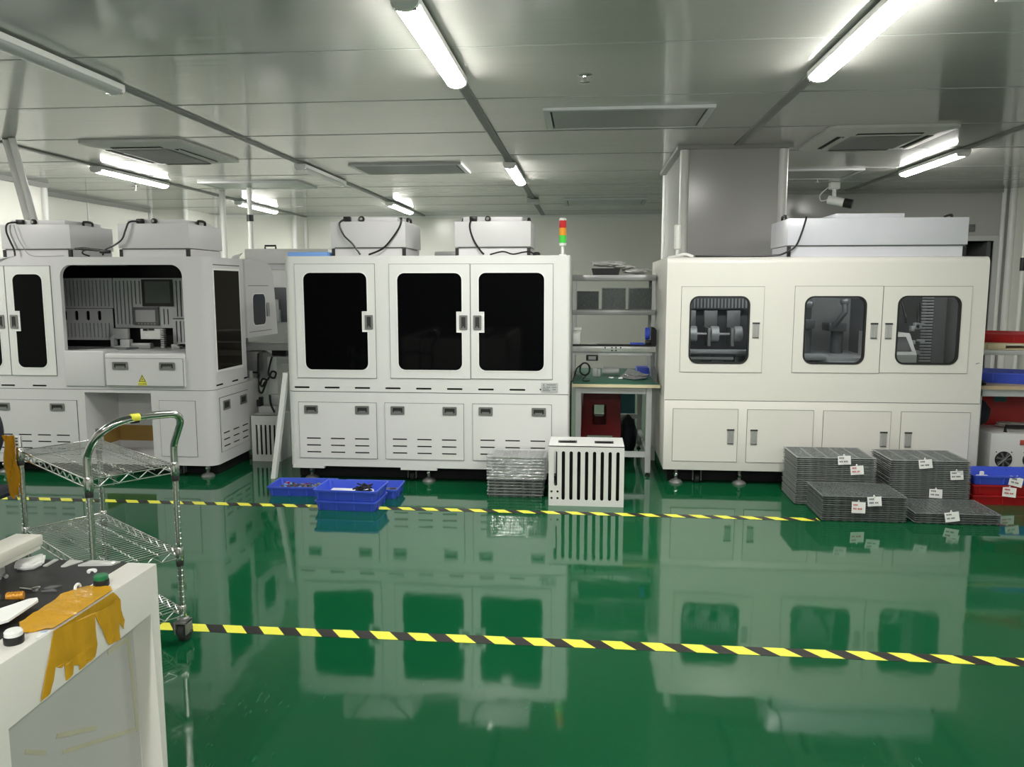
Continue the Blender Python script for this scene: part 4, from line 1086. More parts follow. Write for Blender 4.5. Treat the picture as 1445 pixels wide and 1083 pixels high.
def pile(cx, cy, w_, d_, z, h, n, m, label, seed, cat='small parts', name='small_parts'):
    b = MB(); rnd = random.Random(seed)
    for k in range(n):
        x, yy = cx + rnd.uniform(-w_, w_) / 2, cy + rnd.uniform(-d_, d_) / 2
        s_ = rnd.uniform(.004, .011); zz = z + s_ * .6 + rnd.uniform(0, h)
        ii = rnd.randrange(len(m)); q = MB()
        b.box(x - s_, x + s_, yy - s_ * .7, yy + s_ * .7, zz - s_ * .6, zz + s_ * .6, mi=ii)
    b.box(cx - w_ / 2, cx + w_ / 2, cy - d_ / 2, cy + d_ / 2, z, z + .01)
    o = solo(name, b, m, label, cat); o['kind'] = 'stuff'; return o
bin_(-2.185, 5.85, .48, .30, .075, 0, 'blue', 'blue bin full of small loose parts, left of the stacked blue bins', R(2))
pile(-2.185, 5.85, .385, .215, .006, .036, 420, ['parts', 'ink', 'cup', 'parts', 'bluefilm', 'grey', 'lred'], 'mixed small dark and silver parts filling the left blue bin', 4)
bin_(-1.645, 5.838, .48, .30, .075, 0, 'blue', 'blue bin partly hidden behind the two stacked blue bins', R(1))
solo('dark_part', MB().box(-1.49, -1.44, 5.76, 5.82, .033, .06, .008), 'black', 'small black part in the blue bin behind the stacked pair', 'part')
solo('packing_sheet', MB().box(-1.82, -1.45, 5.74, 5.93, .005, .032, .004), 'darkgrey', 'dark sheet lining the blue bin behind the stacked pair', 'sheet')
bin_(-1.695, 5.505, .46, .31, .072, 0, 'blue', 'lower blue bin of the stacked pair on the floor tape', R(-2))
bin_(-1.695, 5.505, .475, .32, .08, .073, 'blue', 'upper blue bin of the stacked pair, holding white foam and a dark bundle', R(-2))
solo('foam_pad', MB().box(-1.87, -1.55, 5.41, 5.60, .078, .108, .012), 'paper', 'white foam pad inside the upper stacked blue bin', 'foam')
b = MB(); rnd = random.Random(2)
for k in range(26):
    a = rnd.uniform(0, PI); x, yy = -1.61 + rnd.uniform(-.05, .05), 5.49 + rnd.uniform(-.04, .04); l = rnd.uniform(.02, .045); z = .114 + rnd.uniform(0, .035)
    b.tube([(x - l * math.cos(a), yy - l * math.sin(a), z), (x + l * math.cos(a), yy + l * math.sin(a), z + rnd.uniform(-.004, .02))], .0055, 6)
solo('dark_bundle', b, 'black', 'bundle of dark connector leads lying in the upper stacked blue bin', 'cable bundle')
bin_(3.13, 6.11, .60, .33, .075, 0, 'red', 'lower red bin at the bottom of the stack beside the tall trays', group='red and blue bins stacked at the right', name='plastic_bin')
bin_(3.13, 6.11, .60, .33, .078, .074, 'red', 'upper red bin, directly under the blue bin at right', group='red and blue bins stacked at the right')
bin_(3.13, 6.11, .60, .33, .07, .151, 'blue', 'blue bin on top of the red bins at right', group='red and blue bins stacked at the right')
solo('white_clip', MB().box(2.99, 3.02, 6.18, 6.2, .158, .2, .006).box(2.97, 3.05, 6.17, 6.21, .158, .17, .004), 'paper', 'small white plastic piece in the blue bin at right', 'plastic piece')

# ================================================================== SLOTTED COVER IN FRONT
slotted_cover('slotted_cover', 'bright white slotted cover with two black top vents, in front of the workbench', -.263, .283, 5.645, 6.0, .446,
              [(-.224 + k * .0562, -.200 + k * .0562) for k in range(9)], [(-.241, .106), (-.197, .106), (-.241, .056), (-.197, .056)],
              (.044, .407, .148), [(-.2, -.06, 5.76, 5.88), (.07, .21, 5.76, 5.88)], 'white slotted covers on the floor', short=(0,))

# ================================================================== WORKBENCH BETWEEN THE MACHINES
t = thing('workbench', 'workbench with green mat and beige front edge between the two white machines', 'workbench', (.25, 7.1, 0))
obj('worktop', MB().box(-.115, .612, 6.58, 7.85, .758, .782), 'edge', t)
obj('mat', MB().box(-.11, .608, 6.60, 7.84, .782, .787), 'matgreen', t)
obj('apron', MB().box(-.036, .503, 6.63, 6.655, .70, .757).box(-.075, -.05, 6.67, 7.74, .70, .757).box(.515, .54, 6.67, 7.74, .70, .757), 'lgrey', t)
for x, yy in ((-.083, 6.62), (.505, 6.62), (-.083, 7.75), (.505, 7.75)):
    lg = obj('leg', MB().box(x, x + .045, yy, yy + .045, .03, .758), 'lgrey', t)
    obj('leg_foot', MB().lathe([(.02, 0), (.02, .01), (.008, .014), (.008, .03)], (x + .022, yy + .022, 0), 12), 'rubber', lg)
obj('stretcher', MB().box(-.038, .505, 6.625, 6.66, .16, .205), 'lgrey', t)
obj('stretcher', MB().box(-.038, .505, 7.76, 7.79, .30, .345), 'lgrey', t)
obj('stretcher', MB().box(-.08, -.045, 6.66, 7.75, .16, .2).box(.51, .545, 6.66, 7.75, .16, .2), 'lgrey', t)
# rack on the bench
t = thing('bench_rack', 'grey two-shelf rack standing on the green workbench', 'rack', (.25, 7.5, .787))
for x, yy in ((-.125, 7.2), (.58, 7.2), (-.125, 7.6), (.58, 7.6)):
    obj('post', MB().box(x, x + .03, yy, yy + .03, .787, 1.7), 'lgrey', t)
obj('shelf', MB().box(-.13, .612, 7.19, 7.65, 1.645, 1.695, .004), 'grey', t)
obj('shelf', MB().box(-.13, .612, 7.19, 7.65, 1.338, 1.382, .004), 'grey', t)
# tray bundles stood on edge on the lower shelf
for i, (x0, x1, zt, lb) in enumerate(((-.09, .11, 1.553, 'left'), (.135, .352, 1.582, 'middle'), (.375, .59, 1.582, 'right'))):
    for k in range(5):
        o = bpy.data.objects.new('blister_tray', tray_d); COL.objects.link(o)
        o.location = ((x0 + x1) / 2, 7.26 + k * .016, (1.382 + zt) / 2); o.rotation_euler = (R(90), 0, 0)
        o.scale = ((x1 - x0) / .19, (zt - 1.384) / .17, 1)
        o['label'] = 'dark clear tray stood on edge, %s in the %s bundle on the bench rack' % (['foremost', 'second', 'third', 'fourth', 'hindmost'][k], lb)
        o['category'] = 'tray'; o['group'] = 'dark trays stood on edge on the rack'
b = MB(); bm = b.bm
solo('black_bin', MB().prism([(.055, 1.696), (.285, 1.696), (.30, 1.757), (.04, 1.757)], 7.3, 7.48, 'xz'), 'black', 'shallow black bin on top of the bench rack', 'bin')
b = MB().blob((.2, 7.4, 1.80), (.16, .08, .03), 3, .16, 4).blob((.45, 7.42, 1.735), (.13, .09, .028), 3, .16, 6).blob((.34, 7.4, 1.775), (.1, .08, .024), 3, .16, 8)
solo('crumpled_bag', b, 'bag', 'crumpled clear plastic bag draped over the black bin on the bench rack', 'plastic bag')
# linear stage across the bench
t = thing('linear_stage', 'aluminium linear stage with black belt bridging over the green mat', 'linear stage', (.25, 7.0, .787))
obj('beam', MB().box(-.12, .605, 6.98, 7.08, 1.022, 1.073, .003), 'alu', t)
obj('belt', MB().box(-.12, .605, 6.97, 7.09, 1.073, 1.085), 'black', t)
obj('lower_rail', MB().box(-.12, .605, 7.0, 7.05, .992, 1.022), 'lgrey', t)
obj('side_plate', MB().prism([(6.72, .787), (7.1, .787), (7.1, 1.022), (6.98, 1.022), (6.98, .9)], .578, .602, 'yz'), 'darkgrey', t)
obj('side_plate', MB().box(-.118, -.098, 6.98, 7.1, .787, 1.0), 'lgrey', t)
b = MB()
for x, z in ((.165, 1.06), (.225, 1.06), (.26, 1.06), (.3, 1.06), (.225, 1.035), (.26, 1.035)): b.lathe([(.007, -.001), (.007, .004)], (x, 6.976, z), 8, 'y')
obj('bolts', b, 'black', t)
t = thing('side_controller', 'black controller with blue spool at the right end of the linear stage', 'controller', (.57, 7.03, 1.085))
obj('case', MB().prism([(.565, 1.085), (.61, 1.085), (.61, 1.215), (.595, 1.235), (.565, 1.245)], 6.98, 7.1, 'xz'), 'black', t)
obj('spool', MB().lathe([(.05, -.02), (.055, -.015), (.055, .015), (.05, .02)], (.535, 7.05, 1.18), 20, 'x'), 'blue', t)
obj('plug_block', MB().box(.515, .565, 6.99, 7.05, 1.085, 1.125, .006), 'black', t)
solo('blue_tray', MB().box(.385, .51, 7.0, 7.08, 1.0855, 1.1, .003), 'blue', 'thin blue tray lying on the linear stage beside the black controller', 'tray')
solo('white_sensor_box', MB().box(-.115, -.055, 7.0, 7.07, 1.0855, 1.19, .004).box(-.11, -.05, 6.995, 7.03, 1.19, 1.2).box(-.11, -.045, 7.0, 7.06, 1.21, 1.235, .004), 'whiteplastic', 'small white box at the left end of the linear stage', 'box')
solo('metal_bar', MB().box(-.05, .09, 6.99, 7.02, 1.0855, 1.097, .002).box(.07, .095, 6.985, 7.0, 1.0855, 1.105, .002), 'alu', 'thin metal bar lying on the black belt beside the small white box', 'bar')
t = thing('connector_block', 'black connector block hanging under the linear stage above the coiled cable', 'connector', (.06, 6.98, .95))
obj('body', MB().box(.0, .105, 6.95, 7.0, .945, .995, .004), 'black', t)
obj('pins', MB().box(.02, .085, 6.944, 6.952, .955, .985), 'grey', t)
cl = []
for k in range(60):
    a = k / 60 * 2 * PI * 3.5
    cl.append((-.01 + (.042 + .004 * math.sin(k)) * math.cos(a), 6.9 + .01 * math.sin(3 * a) + k * .0006, .875 + .055 * math.sin(a)))
b = MB().tube(cl, .0062, 6).tube(smooth_path([(-.03, 6.93, .92), (-.08, 6.9, .88), (-.1, 6.84, .82), (-.11, 6.62, .805), (-.1225, 6.555, .78), (-.1235, 6.55, .5), (-.1235, 6.56, .2)], 6), .0068, 7)
b.tube(smooth_path([(.0, 6.87, .82), (-.03, 6.78, .80), (-.01, 6.72, .793), (.03, 6.75, .793)], 6), .005, 6)
solo('coiled_cable', b, 'black', 'coiled black cable on the green mat, its lead dropping past the bench edge', 'cable')
solo('grey_module', MB().box(.06, .1, 7.12, 7.2, .787, .86, .004).box(.1, .13, 7.12, 7.2, .787, .85, .004), 'lgrey', 'small grey module on the green mat right of the coiled cable', 'module')
solo('white_roll', MB().cyl((.15, 7.25, .83), (.3, 7.25, .83), .035, 18), 'whiteplastic', 'white roll lying at the back of the green mat', 'roll')
b = MB().blob((.43, 7.0, .815), (.11, .08, .02), 3, .3, 3)
for f_, (dx, dz) in enumerate(((-.05, .06), (.03, .03))): pass
v_ = [b.bm.verts.new(p) for p in ((.30, 6.95, .80), (.37, 6.98, .88), (.47, 7.0, .85), (.53, 6.93, .8), (.42, 6.86, .795))]
b.bm.faces.new((v_[0], v_[1], v_[2], v_[4])); b.bm.faces.new((v_[4], v_[2], v_[3]))
solo('silver_bag', b, 'foil', 'crumpled silvery bag on the green mat', 'bag', sharp=15)
solo('white_scrap', MB().blob((.22, 6.98, .795), (.022, .02, .008), 2, .3, 5).blob((.3, 6.95, .795), (.02, .02, .008), 2, .3, 6), 'paper', 'white tissue scraps beside the silvery bag on the green mat', 'scrap')
solo('blue_box', MB().box(.46, .57, 7.2, 7.4, .787, .86, .004), 'blue', 'blue box at the back right of the green mat', 'box')
# under the bench
t = thing('plastic_stool', 'shade-darkened red plastic stool with a hole in its side under the workbench', 'stool', (.14, 7.1, 0))
sw_, sd, sh = .15, .14, .66
def side_plate(x0, x1, z0, z1, yy, hole): return MB().prism([(x0, z0), (x1, z0), (x1 - .02, z1), (x0 + .02, z1)], yy, yy + .006, 'xz', [hole] if hole else [])
obj('side_panel', side_plate(-.04, .315, .28, .665, 6.95, rr(.06, .375, .185, .555, .02, 3)), 'stoolred', t)
obj('side_panel', side_plate(-.04, .315, .28, .665, 7.27, rr(.08, .40, .17, .53, .02, 3)), 'stoolred', t)
for x in (-.04, .25): obj('leg', MB().box(x, x + .06, 6.952, 6.99, 0, .3, .004).box(x, x + .06, 7.23, 7.27, 0, .3, .004), 'stoolred', t)
obj('side_panel', MB().prism([(6.96, .28), (7.26, .28), (7.25, .665), (6.97, .665)], -.035, -.029, 'yz'), 'stoolred', t)
obj('side_panel', MB().prism([(6.96, .28), (7.26, .28), (7.25, .665), (6.97, .665)], .303, .309, 'yz'), 'stoolred', t)
obj('seat', MB().box(-.03, .305, 6.94, 7.28, .665, .69, .01), 'stoolred', t)
solo('dark_sack', MB().blob((.39, 7.4, .2), (.09, .12, .2), 3, .06, 9), 'navy', 'dark sack standing under the right half of the workbench', 'sack')
solo('teal_crate', MB().box(.3, .5, 8.0, 8.25, .0, .72, .01), 'teal', 'dark teal crate far back under the workbench', 'crate')

# ================================================================== RIGHT-HAND BENCH
t = thing('side_bench', 'pale wooden bench with a grey upper shelf at the right edge of the photo', 'workbench', (3.6, 6.9, 0))
obj('worktop', MB().box(3.06, 4.4, 6.47, 7.3, .79, .818), 'wood', t)
obj('apron', MB().box(3.08, 4.38, 6.49, 6.53, .735, .79), 'lgrey', t)
for x, yy in ((3.065, 6.49), (4.3, 6.49), (3.065, 7.2), (4.3, 7.2)):
    obj('leg', MB().box(x, x + .045, yy, yy + .045, 0, .79), 'lgrey', t)
for x, yy in ((3.07, 7.22), (4.3, 7.22)):
    obj('shelf_post', MB().box(x, x + .03, yy, yy + .03, .818, 1.1), 'lgrey', t)
obj('upper_shelf', MB().box(3.05, 4.4, 6.6, 7.28, 1.052, 1.09, .004), 'lgrey', t)
solo('board', MB().box(3.08, 3.75, 6.66, 7.0, 1.0905, 1.10).box(3.2, 3.34, 6.65, 6.9, 1.10, 1.13, .004).box(3.1, 3.2, 6.65, 6.8, 1.10, 1.13, .01).box(3.12, 3.8, 6.66, 7.05, 1.13, 1.142), 'edge', 'beige boards and packets under the red tray on the grey shelf', 'board')
bin_(3.43, 6.93, .62, .46, .075, 1.143, 'red', 'red tray on the grey shelf at the right photo edge', R(-24), group='trays on the side bench', name='plastic_tray')
bin_(3.42, 6.83, .62, .40, .085, .8185, 'blue', 'blue tray on the wooden bench at the right photo edge', R(-20), group='trays on the side bench', name='plastic_tray')
solo('black_bottle', MB().lathe([(.045, 0), (.05, .01), (.05, .05), (.03, .07), (.04, .075), (.04, .095), (.02, .1)], (3.30, 7.17, .8185), 16), 'black', 'black squat bottle behind the blue tray on the wooden bench', 'bottle')
solo('plastic_sheet', MB().blob((3.17, 7.17, .872), (.06, .05, .04), 3, .2, 3), 'bag', 'crumpled clear plastic behind the blue tray on the wooden bench', 'plastic bag')
solo('dark_clamp', MB().box(3.075, 3.13, 6.5, 6.56, .8185, .86, .008).cyl((3.11, 6.49, .84), (3.13, 6.49, .83), .008, 8), 'black', 'small dark tool at the front left corner of the wooden bench', 'tool')
# fan box under it
t = thing('fan_box', 'white metal box with two black fans, carry handle and red switch under the wooden bench', 'fan box', (3.5, 6.75, 0))
fx0, fx1 = 3.215, 3.72
obj('case', MB().box(fx0, fx1, 6.52, 6.95, .01, .432, .004), 'paint', t)
obj('carry_handle', MB().tube([(3.36, 6.6, .432), (3.36, 6.6, .478), (3.58, 6.6, .478), (3.58, 6.6, .432)], .015, 8), 'black', t)
obj('switch', MB().box(3.435, 3.465, 6.512, 6.521, .345, .385, .002), 'redink', t)
for cx in (3.32, 3.53):
    f = obj('fan', MB().lathe([(.062, 0), (.066, .003), (.066, .006)], (cx, 6.513, .225), 28, 'y'), 'black', t)
    bl = MB().lathe([(.02, -.004), (.02, 0)], (cx, 6.511, .225), 14, 'y')
    for k in range(7):
        a = k * 2 * PI / 7; p = Vector((math.cos(a), 0, math.sin(a))); q = Vector((-p.z, 0, p.x)); c0 = Vector((cx, 6.511, .225))
        vv = [bl.bm.verts.new(c0 + p * r_ + q * s_) for r_, s_ in ((.018, -.004), (.058, .0), (.058, .018), (.018, .006))]; bl.bm.faces.new(vv)
    obj('blades', bl, 'darkgrey', f)
    obj('strut', MB().cyl((cx - .045, 6.505, .18), (cx + .045, 6.505, .27), .003, 6), 'chrome', f)
    b = MB()
    for sx in (-.058, .058): b.lathe([(.005, 0), (.005, .004)], (cx + sx, 6.516, .285), 8, 'y').lathe([(.005, 0), (.005, .004)], (cx + sx, 6.516, .165), 8, 'y')
    obj('fan_screws', b, 'black', f)
solo('dark_bag', MB().blob((3.21, 6.82, .56), (.12, .12, .125), 3, .05, 12), 'navy', 'black rounded bag on top of the white fan box', 'bag')
solo('clear_packets', MB().blob((3.52, 6.8, .462), (.12, .1, .022), 3, .25, 13), 'bag', 'clear packets lying behind the handle of the white fan box', 'packet')
t = thing('red_crate', 'red crate with a blue label under the wooden bench', 'crate', (3.6, 7.16, .0))
obj('body', MB().box(3.28, 4.1, 7.02, 7.2, .0, .72, .012), 'red', t)
obj('blue_label', MB().box(3.46, 3.56, 7.016, 7.021, .62, .72), 'teal', t)

# ================================================================== WIRE TROLLEY
P1, P2 = Vector((-1.80, 3.26, 0)), Vector((-2.005, 2.96, 0))
EU = Vector((-.799, .602, 0)); EV = (P2 - P1).normalized(); LU, LV = .864, (P2 - P1).length
P3, P4 = P1 + EU * LU, P2 + EU * LU
t = thing('wire_trolley', 'chrome wire shelf trolley with a bent push handle, left foreground behind the taped machine', 'trolley', tuple((P1 + P4) / 2))
Zv = lambda z: Vector((0, 0, z))
for p, top in ((P1, .86), (P2, .86), (P3, .87), (P4, .885)):
    pr_ = [(.0135, .10)]
    for k in range(34):
        z = .14 + k * .0245
        if z < top - .02: pr_ += [(.0135, z), (.0122, z + .001), (.0122, z + .003), (.0135, z + .004)]
    po = obj('post', MB().lathe(pr_ + [(.0135, top)], tuple(p), 14), 'chrome', t)
    cs = obj('caster', MB().lathe([(.012, .095), (.026, .1), (.026, .112), (.014, .118), (.014, .13)], tuple(p), 16)
             .box(p.x - .028, p.x - .022, p.y - .03, p.y + .03, .04, .1, .002).box(p.x + .022, p.x + .028, p.y - .03, p.y + .03, .04, .1, .002)
             .box(p.x - .028, p.x + .028, p.y - .032, p.y + .032, .092, .1), 'zinc', t)
    obj('wheel', MB().lathe([(.038, -.018), (.045, -.012), (.045, .012), (.038, .018)], (p.x, p.y + .012, .045), 22, 'x'), 'rubber', cs)
    obj('axle', MB().cyl((p.x - .036, p.y + .012, .045), (p.x + .036, p.y + .012, .045), .008, 10), 'chrome', cs)
def zigzag(a, b_, z0, z1, n):
    out = []
    for k in range(n + 1):
        q = a.lerp(b_, k / n); out.append(q + Zv(z1 if k % 2 else z0))
    return out
for zs in (.815, .425, .155):
    sh_ = obj('shelf', MB().tube([P1 + Zv(zs), P2 + Zv(zs), P4 + Zv(zs), P3 + Zv(zs)], .0042, 8, closed=True)
              .tube([P1 + Zv(zs - .034), P2 + Zv(zs - .034), P4 + Zv(zs - .034), P3 + Zv(zs - .034)], .0038, 8, closed=True), 'chrome', t)
    b = MB()
    for a, c, n in ((P1, P2, 9), (P2, P4, 21), (P4, P3, 9), (P3, P1, 21)):
        b.tube(zigzag(a, c, zs - .033, zs - .003, n), .0028, 6)
    obj('truss_wire', b, 'wire', sh_)
    b = MB()
    nw = 31
    for k in range(1, nw):
        a = P1 + EU * (LU * k / nw); b.cyl(a + Zv(zs + .003), a + EV * LV + Zv(zs + .003), .0017, 6)
    obj('deck_wires', b, 'wire', sh_)
    b = MB()
    for k in range(1, 4):
        a = P1 + EV * (LV * k / 4); pts = zigzag(a, a + EU * LU, zs - .006, zs + .001, 40); b.tube(pts, .0026, 6)
    obj('support_wires', b, 'wire', sh_)
    for p in (P1, P2, P3, P4):
        cl_ = obj('collar', MB().lathe([(.016, zs - .045), (.019, zs - .04), (.018, zs + .012), (.016, zs + .016)], tuple(p), 14), 'chrome', sh_)
        obj('sleeve', MB().lathe([(.0155, zs - .07), (.0165, zs - .068), (.0165, zs - .046), (.0155, zs - .044)], tuple(p), 14), 'rubber', sh_)
# push handle: up the posts, out over the end and across
OUT = -EU
q = [P2 + Zv(.80), P2 + Zv(.90), P2 + Zv(.935) + OUT * .012 - EV * .004, P2 + Zv(.99) + OUT * .05 - EV * .018, P2 + Zv(1.03) + OUT * .085 - EV * .05,
     P2 + Zv(1.055) + OUT * .10 - EV * .10, P1.lerp(P2, .5) + Zv(1.064) + OUT * .10, P1 + Zv(1.062) + OUT * .10 + EV * .09,
     P1 + Zv(1.055) + OUT * .098 + EV * .03, P1 + Zv(1.025) + OUT * .085 + EV * .004, P1 + Zv(.97) + OUT * .045, P1 + Zv(.92) + OUT * .01, P1 + Zv(.885), P1 + Zv(.80)]
hd = obj('push_handle', MB().tube(smooth_path(q, 7), .0158, 14), 'chrome', t)
c0 = P1.lerp(P2, .56) + Zv(1.064) + OUT * .10
b = MB().tube([c0 - EV * .018, c0 + EV * .018], .0172, 14); obj('tape_marker', b, 'yellow', hd, label='yellow tape marker on the handle')
b = MB().tube([c0 - EV * .016 + Zv(-.012), c0 + EV * .016 + Zv(-.012)], .012, 10); obj('tape_marker_dark', b, 'tapeblack', hd)
obj('label_holder', MB().box(P4.x - .008, P4.x + .02, P4.y - .022, P4.y - .016, .838, .89).box(P4.x + .0, P4.x + .012, P4.y - .024, P4.y - .022, .845, .855, mi=1)
    .box(P4.x + .0, P4.x + .012, P4.y - .024, P4.y - .022, .862, .87, mi=1).box(P4.x + .0, P4.x + .012, P4.y - .024, P4.y - .022, .876, .883, mi=1), ['paper', 'ink'], t)
# amber tape hanging from the far corner
b = MB(); bm = b.bm; rows = []
for i in range(11):
    z = .895 - i * .0285; row = []
    for j in range(6):
        x = P4.x - .062 + j * .0125 + i * .0012 + .004 * math.sin(i * 1.3 + j); yy = P4.y - .03 + .008 * math.sin(i * .9 + j * 1.7)
        row.append(bm.verts.new((x, yy, z - (.012 * ((j * 7) % 3) if i == 10 else 0))))
    rows.append(row)
for a, c in zip(rows, rows[1:]):
    for j in range(5): bm.faces.new((a[j], a[j + 1], c[j + 1], c[j]))
bmesh.ops.solidify(bm, geom=bm.faces[:], thickness=.002)
solo('hanging_tape', b, 'kapton', 'crumpled amber tape hanging from the far left corner of the wire trolley', 'tape')
# dark chair back at the photo edge
t = thing('office_chair', 'black chair back at the very left edge of the photo beside the hanging tape', 'chair', (-3.02, 3.62, 0))
obj('backrest', MB().blob((-3.0, 3.62, .88), (.115, .05, .16), 4, 0, 1), 'navy', t)
obj('post', MB().cyl((-3.10, 3.66, .05), (-3.10, 3.66, .80), .02, 12).cyl((-3.10, 3.66, .80), (-2.98, 3.66, .84), .02, 12), 'black', t)
obj('seat', MB().box(-3.6, -3.15, 3.62, 4.05, .44, .5, .03), 'navy', t)
obj('star_base', MB().box(-3.4, -3.0, 3.63, 3.69, .04, .07, .01).box(-3.13, -3.07, 3.45, 3.92, .04, .07, .01), 'black', t)
for p_ in ((-3.02, 3.66, 0), (-3.38, 3.66, 0), (-3.10, 3.47, 0), (-3.10, 3.9, 0)): obj('glide', MB().lathe([(.03, 0), (.03, .04)], p_, 10), 'rubber', t)

# ================================================================== FOREGROUND MACHINE WITH AMBER TAPE
FX = -1.08; FY0, FY1, FZ = -.6, 1.845, .90
t = thing('taped_machine', 'white machine in the foreground with amber tape over its rim', 'machine', (-1.75, .6, 0))
fr = obj('frame', MB().box(-2.5, FX, FY0, FY1, .04, FZ, .0035, 2), 'paint_warm', t, sharp=30)
cm = MB().prism([(.75, .12), (1.825, .12), (1.806, .782), (1.309, .767), (.80, .75)], FX - .055, FX + .05, 'yz')
cm = MB().prism([(1.309, .10), (1.828, .10), (1.806, .782), (1.309, .767)], FX - .055, FX + .05, 'yz')
cut(fr, cm, 'paint_warm')
obj('well', MB().box(-2.4, -1.155, FY0 + .1, FY1 - .004, FZ - .002, FZ + .0015), 'black', t)
inner = obj('side_panel', MB().box(FX - .0545, FX - .052, 1.33, 1.81, .11, .75), 'sidepanel', t)
b = MB()
def ytape(pts, wd):
    global rk
    for (a, c) in zip(pts, pts[1:]):
        rk += 1
        d_ = Vector((c[0] - a[0], c[1] - a[1])).normalized(); n_ = Vector((-d_.y, d_.x)) * wd / 2
        b.prism([(a[0] - n_.x, a[1] - n_.y), (c[0] - n_.x, c[1] - n_.y), (c[0] + n_.x, c[1] + n_.y), (a[0] + n_.x, a[1] + n_.y)], FX - .0522, FX - .0512 + rk * .00012, 'yz')
rk = 0
ytape([(1.70, .728), (1.79, .724)], .011); ytape([(1.785, .726), (1.80, .47)], .010); ytape([(1.805, .474), (1.52, .585)], .009); ytape([(1.47, .615), (1.41, .655)], .009); ytape([(1.505, .632), (1.64, .572)], .010)
obj('tape_marks', b, 'residue', inner, label='beige marks of old tape on the side panel')
def plug(x, yy, r, m, nm):
    o = obj(nm, MB().lathe([(r * 1.0, 0), (r * 1.05, .002), (r * 1.05, .014), (r, .016)], (x, yy, FZ), 22), 'black', t)
    obj('button_cap', MB().lathe([(r * .95, .016), (r * .95, .024), (r * .8, .027)], (x, yy, FZ), 22), m, o)
plug(-1.128, 1.688, .0165, 'btngreen', 'push_button'); plug(-1.118, 1.388, .0175, 'whiteplastic', 'push_button')
obj('corner_foot', MB().lathe([(.04, 0), (.04, .015), (.015, .02), (.015, .045)], (FX - .08, FY1 - .08, 0), 16), 'zinc', t)
obj('corner_foot', MB().lathe([(.04, 0), (.04, .015), (.015, .02), (.015, .045)], (-2.4, FY1 - .08, 0), 16), 'zinc', t)
obj('corner_foot', MB().lathe([(.04, 0), (.04, .015), (.015, .02), (.015, .045)], (FX - .08, FY0 + .1, 0), 16), 'zinc', t)
# sticker on the rim
st = obj('rim_sticker', MB().prism([(-1.088, 1.408), (-1.10, 1.436), (-1.083, 1.449), (-1.083, 1.412)], FZ + .0005, FZ + .0012, 'xy'), 'paper', t)
obj('sticker_print', MB().prism([(-1.097, 1.432), (-1.094, 1.436), (-1.086, 1.444), (-1.086, 1.436)], FZ + .0012, FZ + .0016, 'xy'), 'bluefilm', st)
# amber tape: a sheet over the rim and ragged strips down the side, wrinkled
def wrinkled(b, outline, plane, d, amp, seed):
    rnd = random.Random(seed)
    m0 = len(b.bm.verts)
    tmp = MB(); tmp.prism(outline, 0, .0011, plane)
    bmesh.ops.triangulate(tmp.bm, faces=tmp.bm.faces[:])
    bmesh.ops.subdivide_edges(tmp.bm, edges=[e for e in tmp.bm.edges if e.calc_length() > .02], cuts=3, use_grid_fill=False)
    bmesh.ops.triangulate(tmp.bm, faces=tmp.bm.faces[:])
    for v_ in tmp.bm.verts:
        if plane == 'xy':
            v_.co.z += d + amp * (.6 + .6 * math.sin(v_.co.x * 130 + v_.co.y * 60) + .5 * math.sin(v_.co.y * 170 - v_.co.x * 40) + rnd.uniform(-.25, .25))
        else:
            v_.co.x += d + amp * (.7 + .6 * math.sin(v_.co.y * 260 + v_.co.z * 30) + .4 * math.sin(v_.co.y * 110 - v_.co.z * 90) + rnd.uniform(-.25, .25))
    me = bpy.data.meshes.new('tmp'); tmp.bm.to_mesh(me); tmp.bm.free(); b.bm.from_mesh(me); bpy.data.meshes.remove(me)
side = [(1.447, .899), (1.44, .875), (1.395, .774), (1.426, .775), (1.447, .821), (1.463, .811), (1.473, .814), (1.476, .776), (1.498, .780), (1.502, .797), (1.52, .789), (1.519, .778), (1.574, .782),
        (1.582, .808), (1.581, .878), (1.625, .785), (1.67, .777), (1.669, .819), (1.684, .797), (1.692, .816), (1.678, .847), (1.68, .871), (1.654, .899)]
topo = [(-1.079, 1.654), (-1.096, 1.672), (-1.143, 1.676), (-1.169, 1.655), (-1.180, 1.616), (-1.17, 1.528), (-1.169, 1.47), (-1.13, 1.422), (-1.105, 1.44), (-1.079, 1.45)]
b = MB(); wrinkled(b, side, 'yz', FX + .0008, .0016, 1)
tp_ = obj('side_tape', b, 'kapton', t, sharp=20, label='ragged amber tape strips hanging down the side')
b = MB(); wrinkled(b, topo, 'xy', FZ + .002, .0022, 2)
obj('rim_tape', b, 'kapton', t, sharp=20, label='amber tape sheet over the rim')
# odds and ends on its black top
ZT = FZ + .0015
bar = thing('aluminium_bar', 'pale aluminium bar resting above the black top of the taped machine', 'bar', (-1.42, 1.3, ZT))
obj('profile', MB().box(-1.445, -1.372, .7, 1.83, .945, .972, .003).box(-1.44, -1.377, .7, 1.825, .935, .945), 'barpale', bar)
obj('standoff', MB().box(-1.43, -1.41, 1.72, 1.74, ZT, .935).box(-1.43, -1.41, 1.0, 1.02, ZT, .935), 'alu', bar)
obj('end_screw', MB().lathe([(.006, 0), (.006, .003)], (-1.392, 1.83, .958), 12, 'y'), 'black', bar)
b = MB().prism([(-1.42, 1.79), (-1.40, 1.758), (-1.378, 1.757), (-1.354, 1.767), (-1.352, 1.80), (-1.378, 1.842), (-1.392, 1.842), (-1.40, 1.815)], ZT, ZT + .016, 'xy')
bmesh.ops.bevel(b.bm, geom=[e for e in b.bm.edges if abs(e.verts[0].co.z - e.verts[1].co.z) < 1e-5 and len(e.link_faces) == 2 and e.calc_face_angle(0) > .5], offset=.005, segments=2, affect='EDGES')
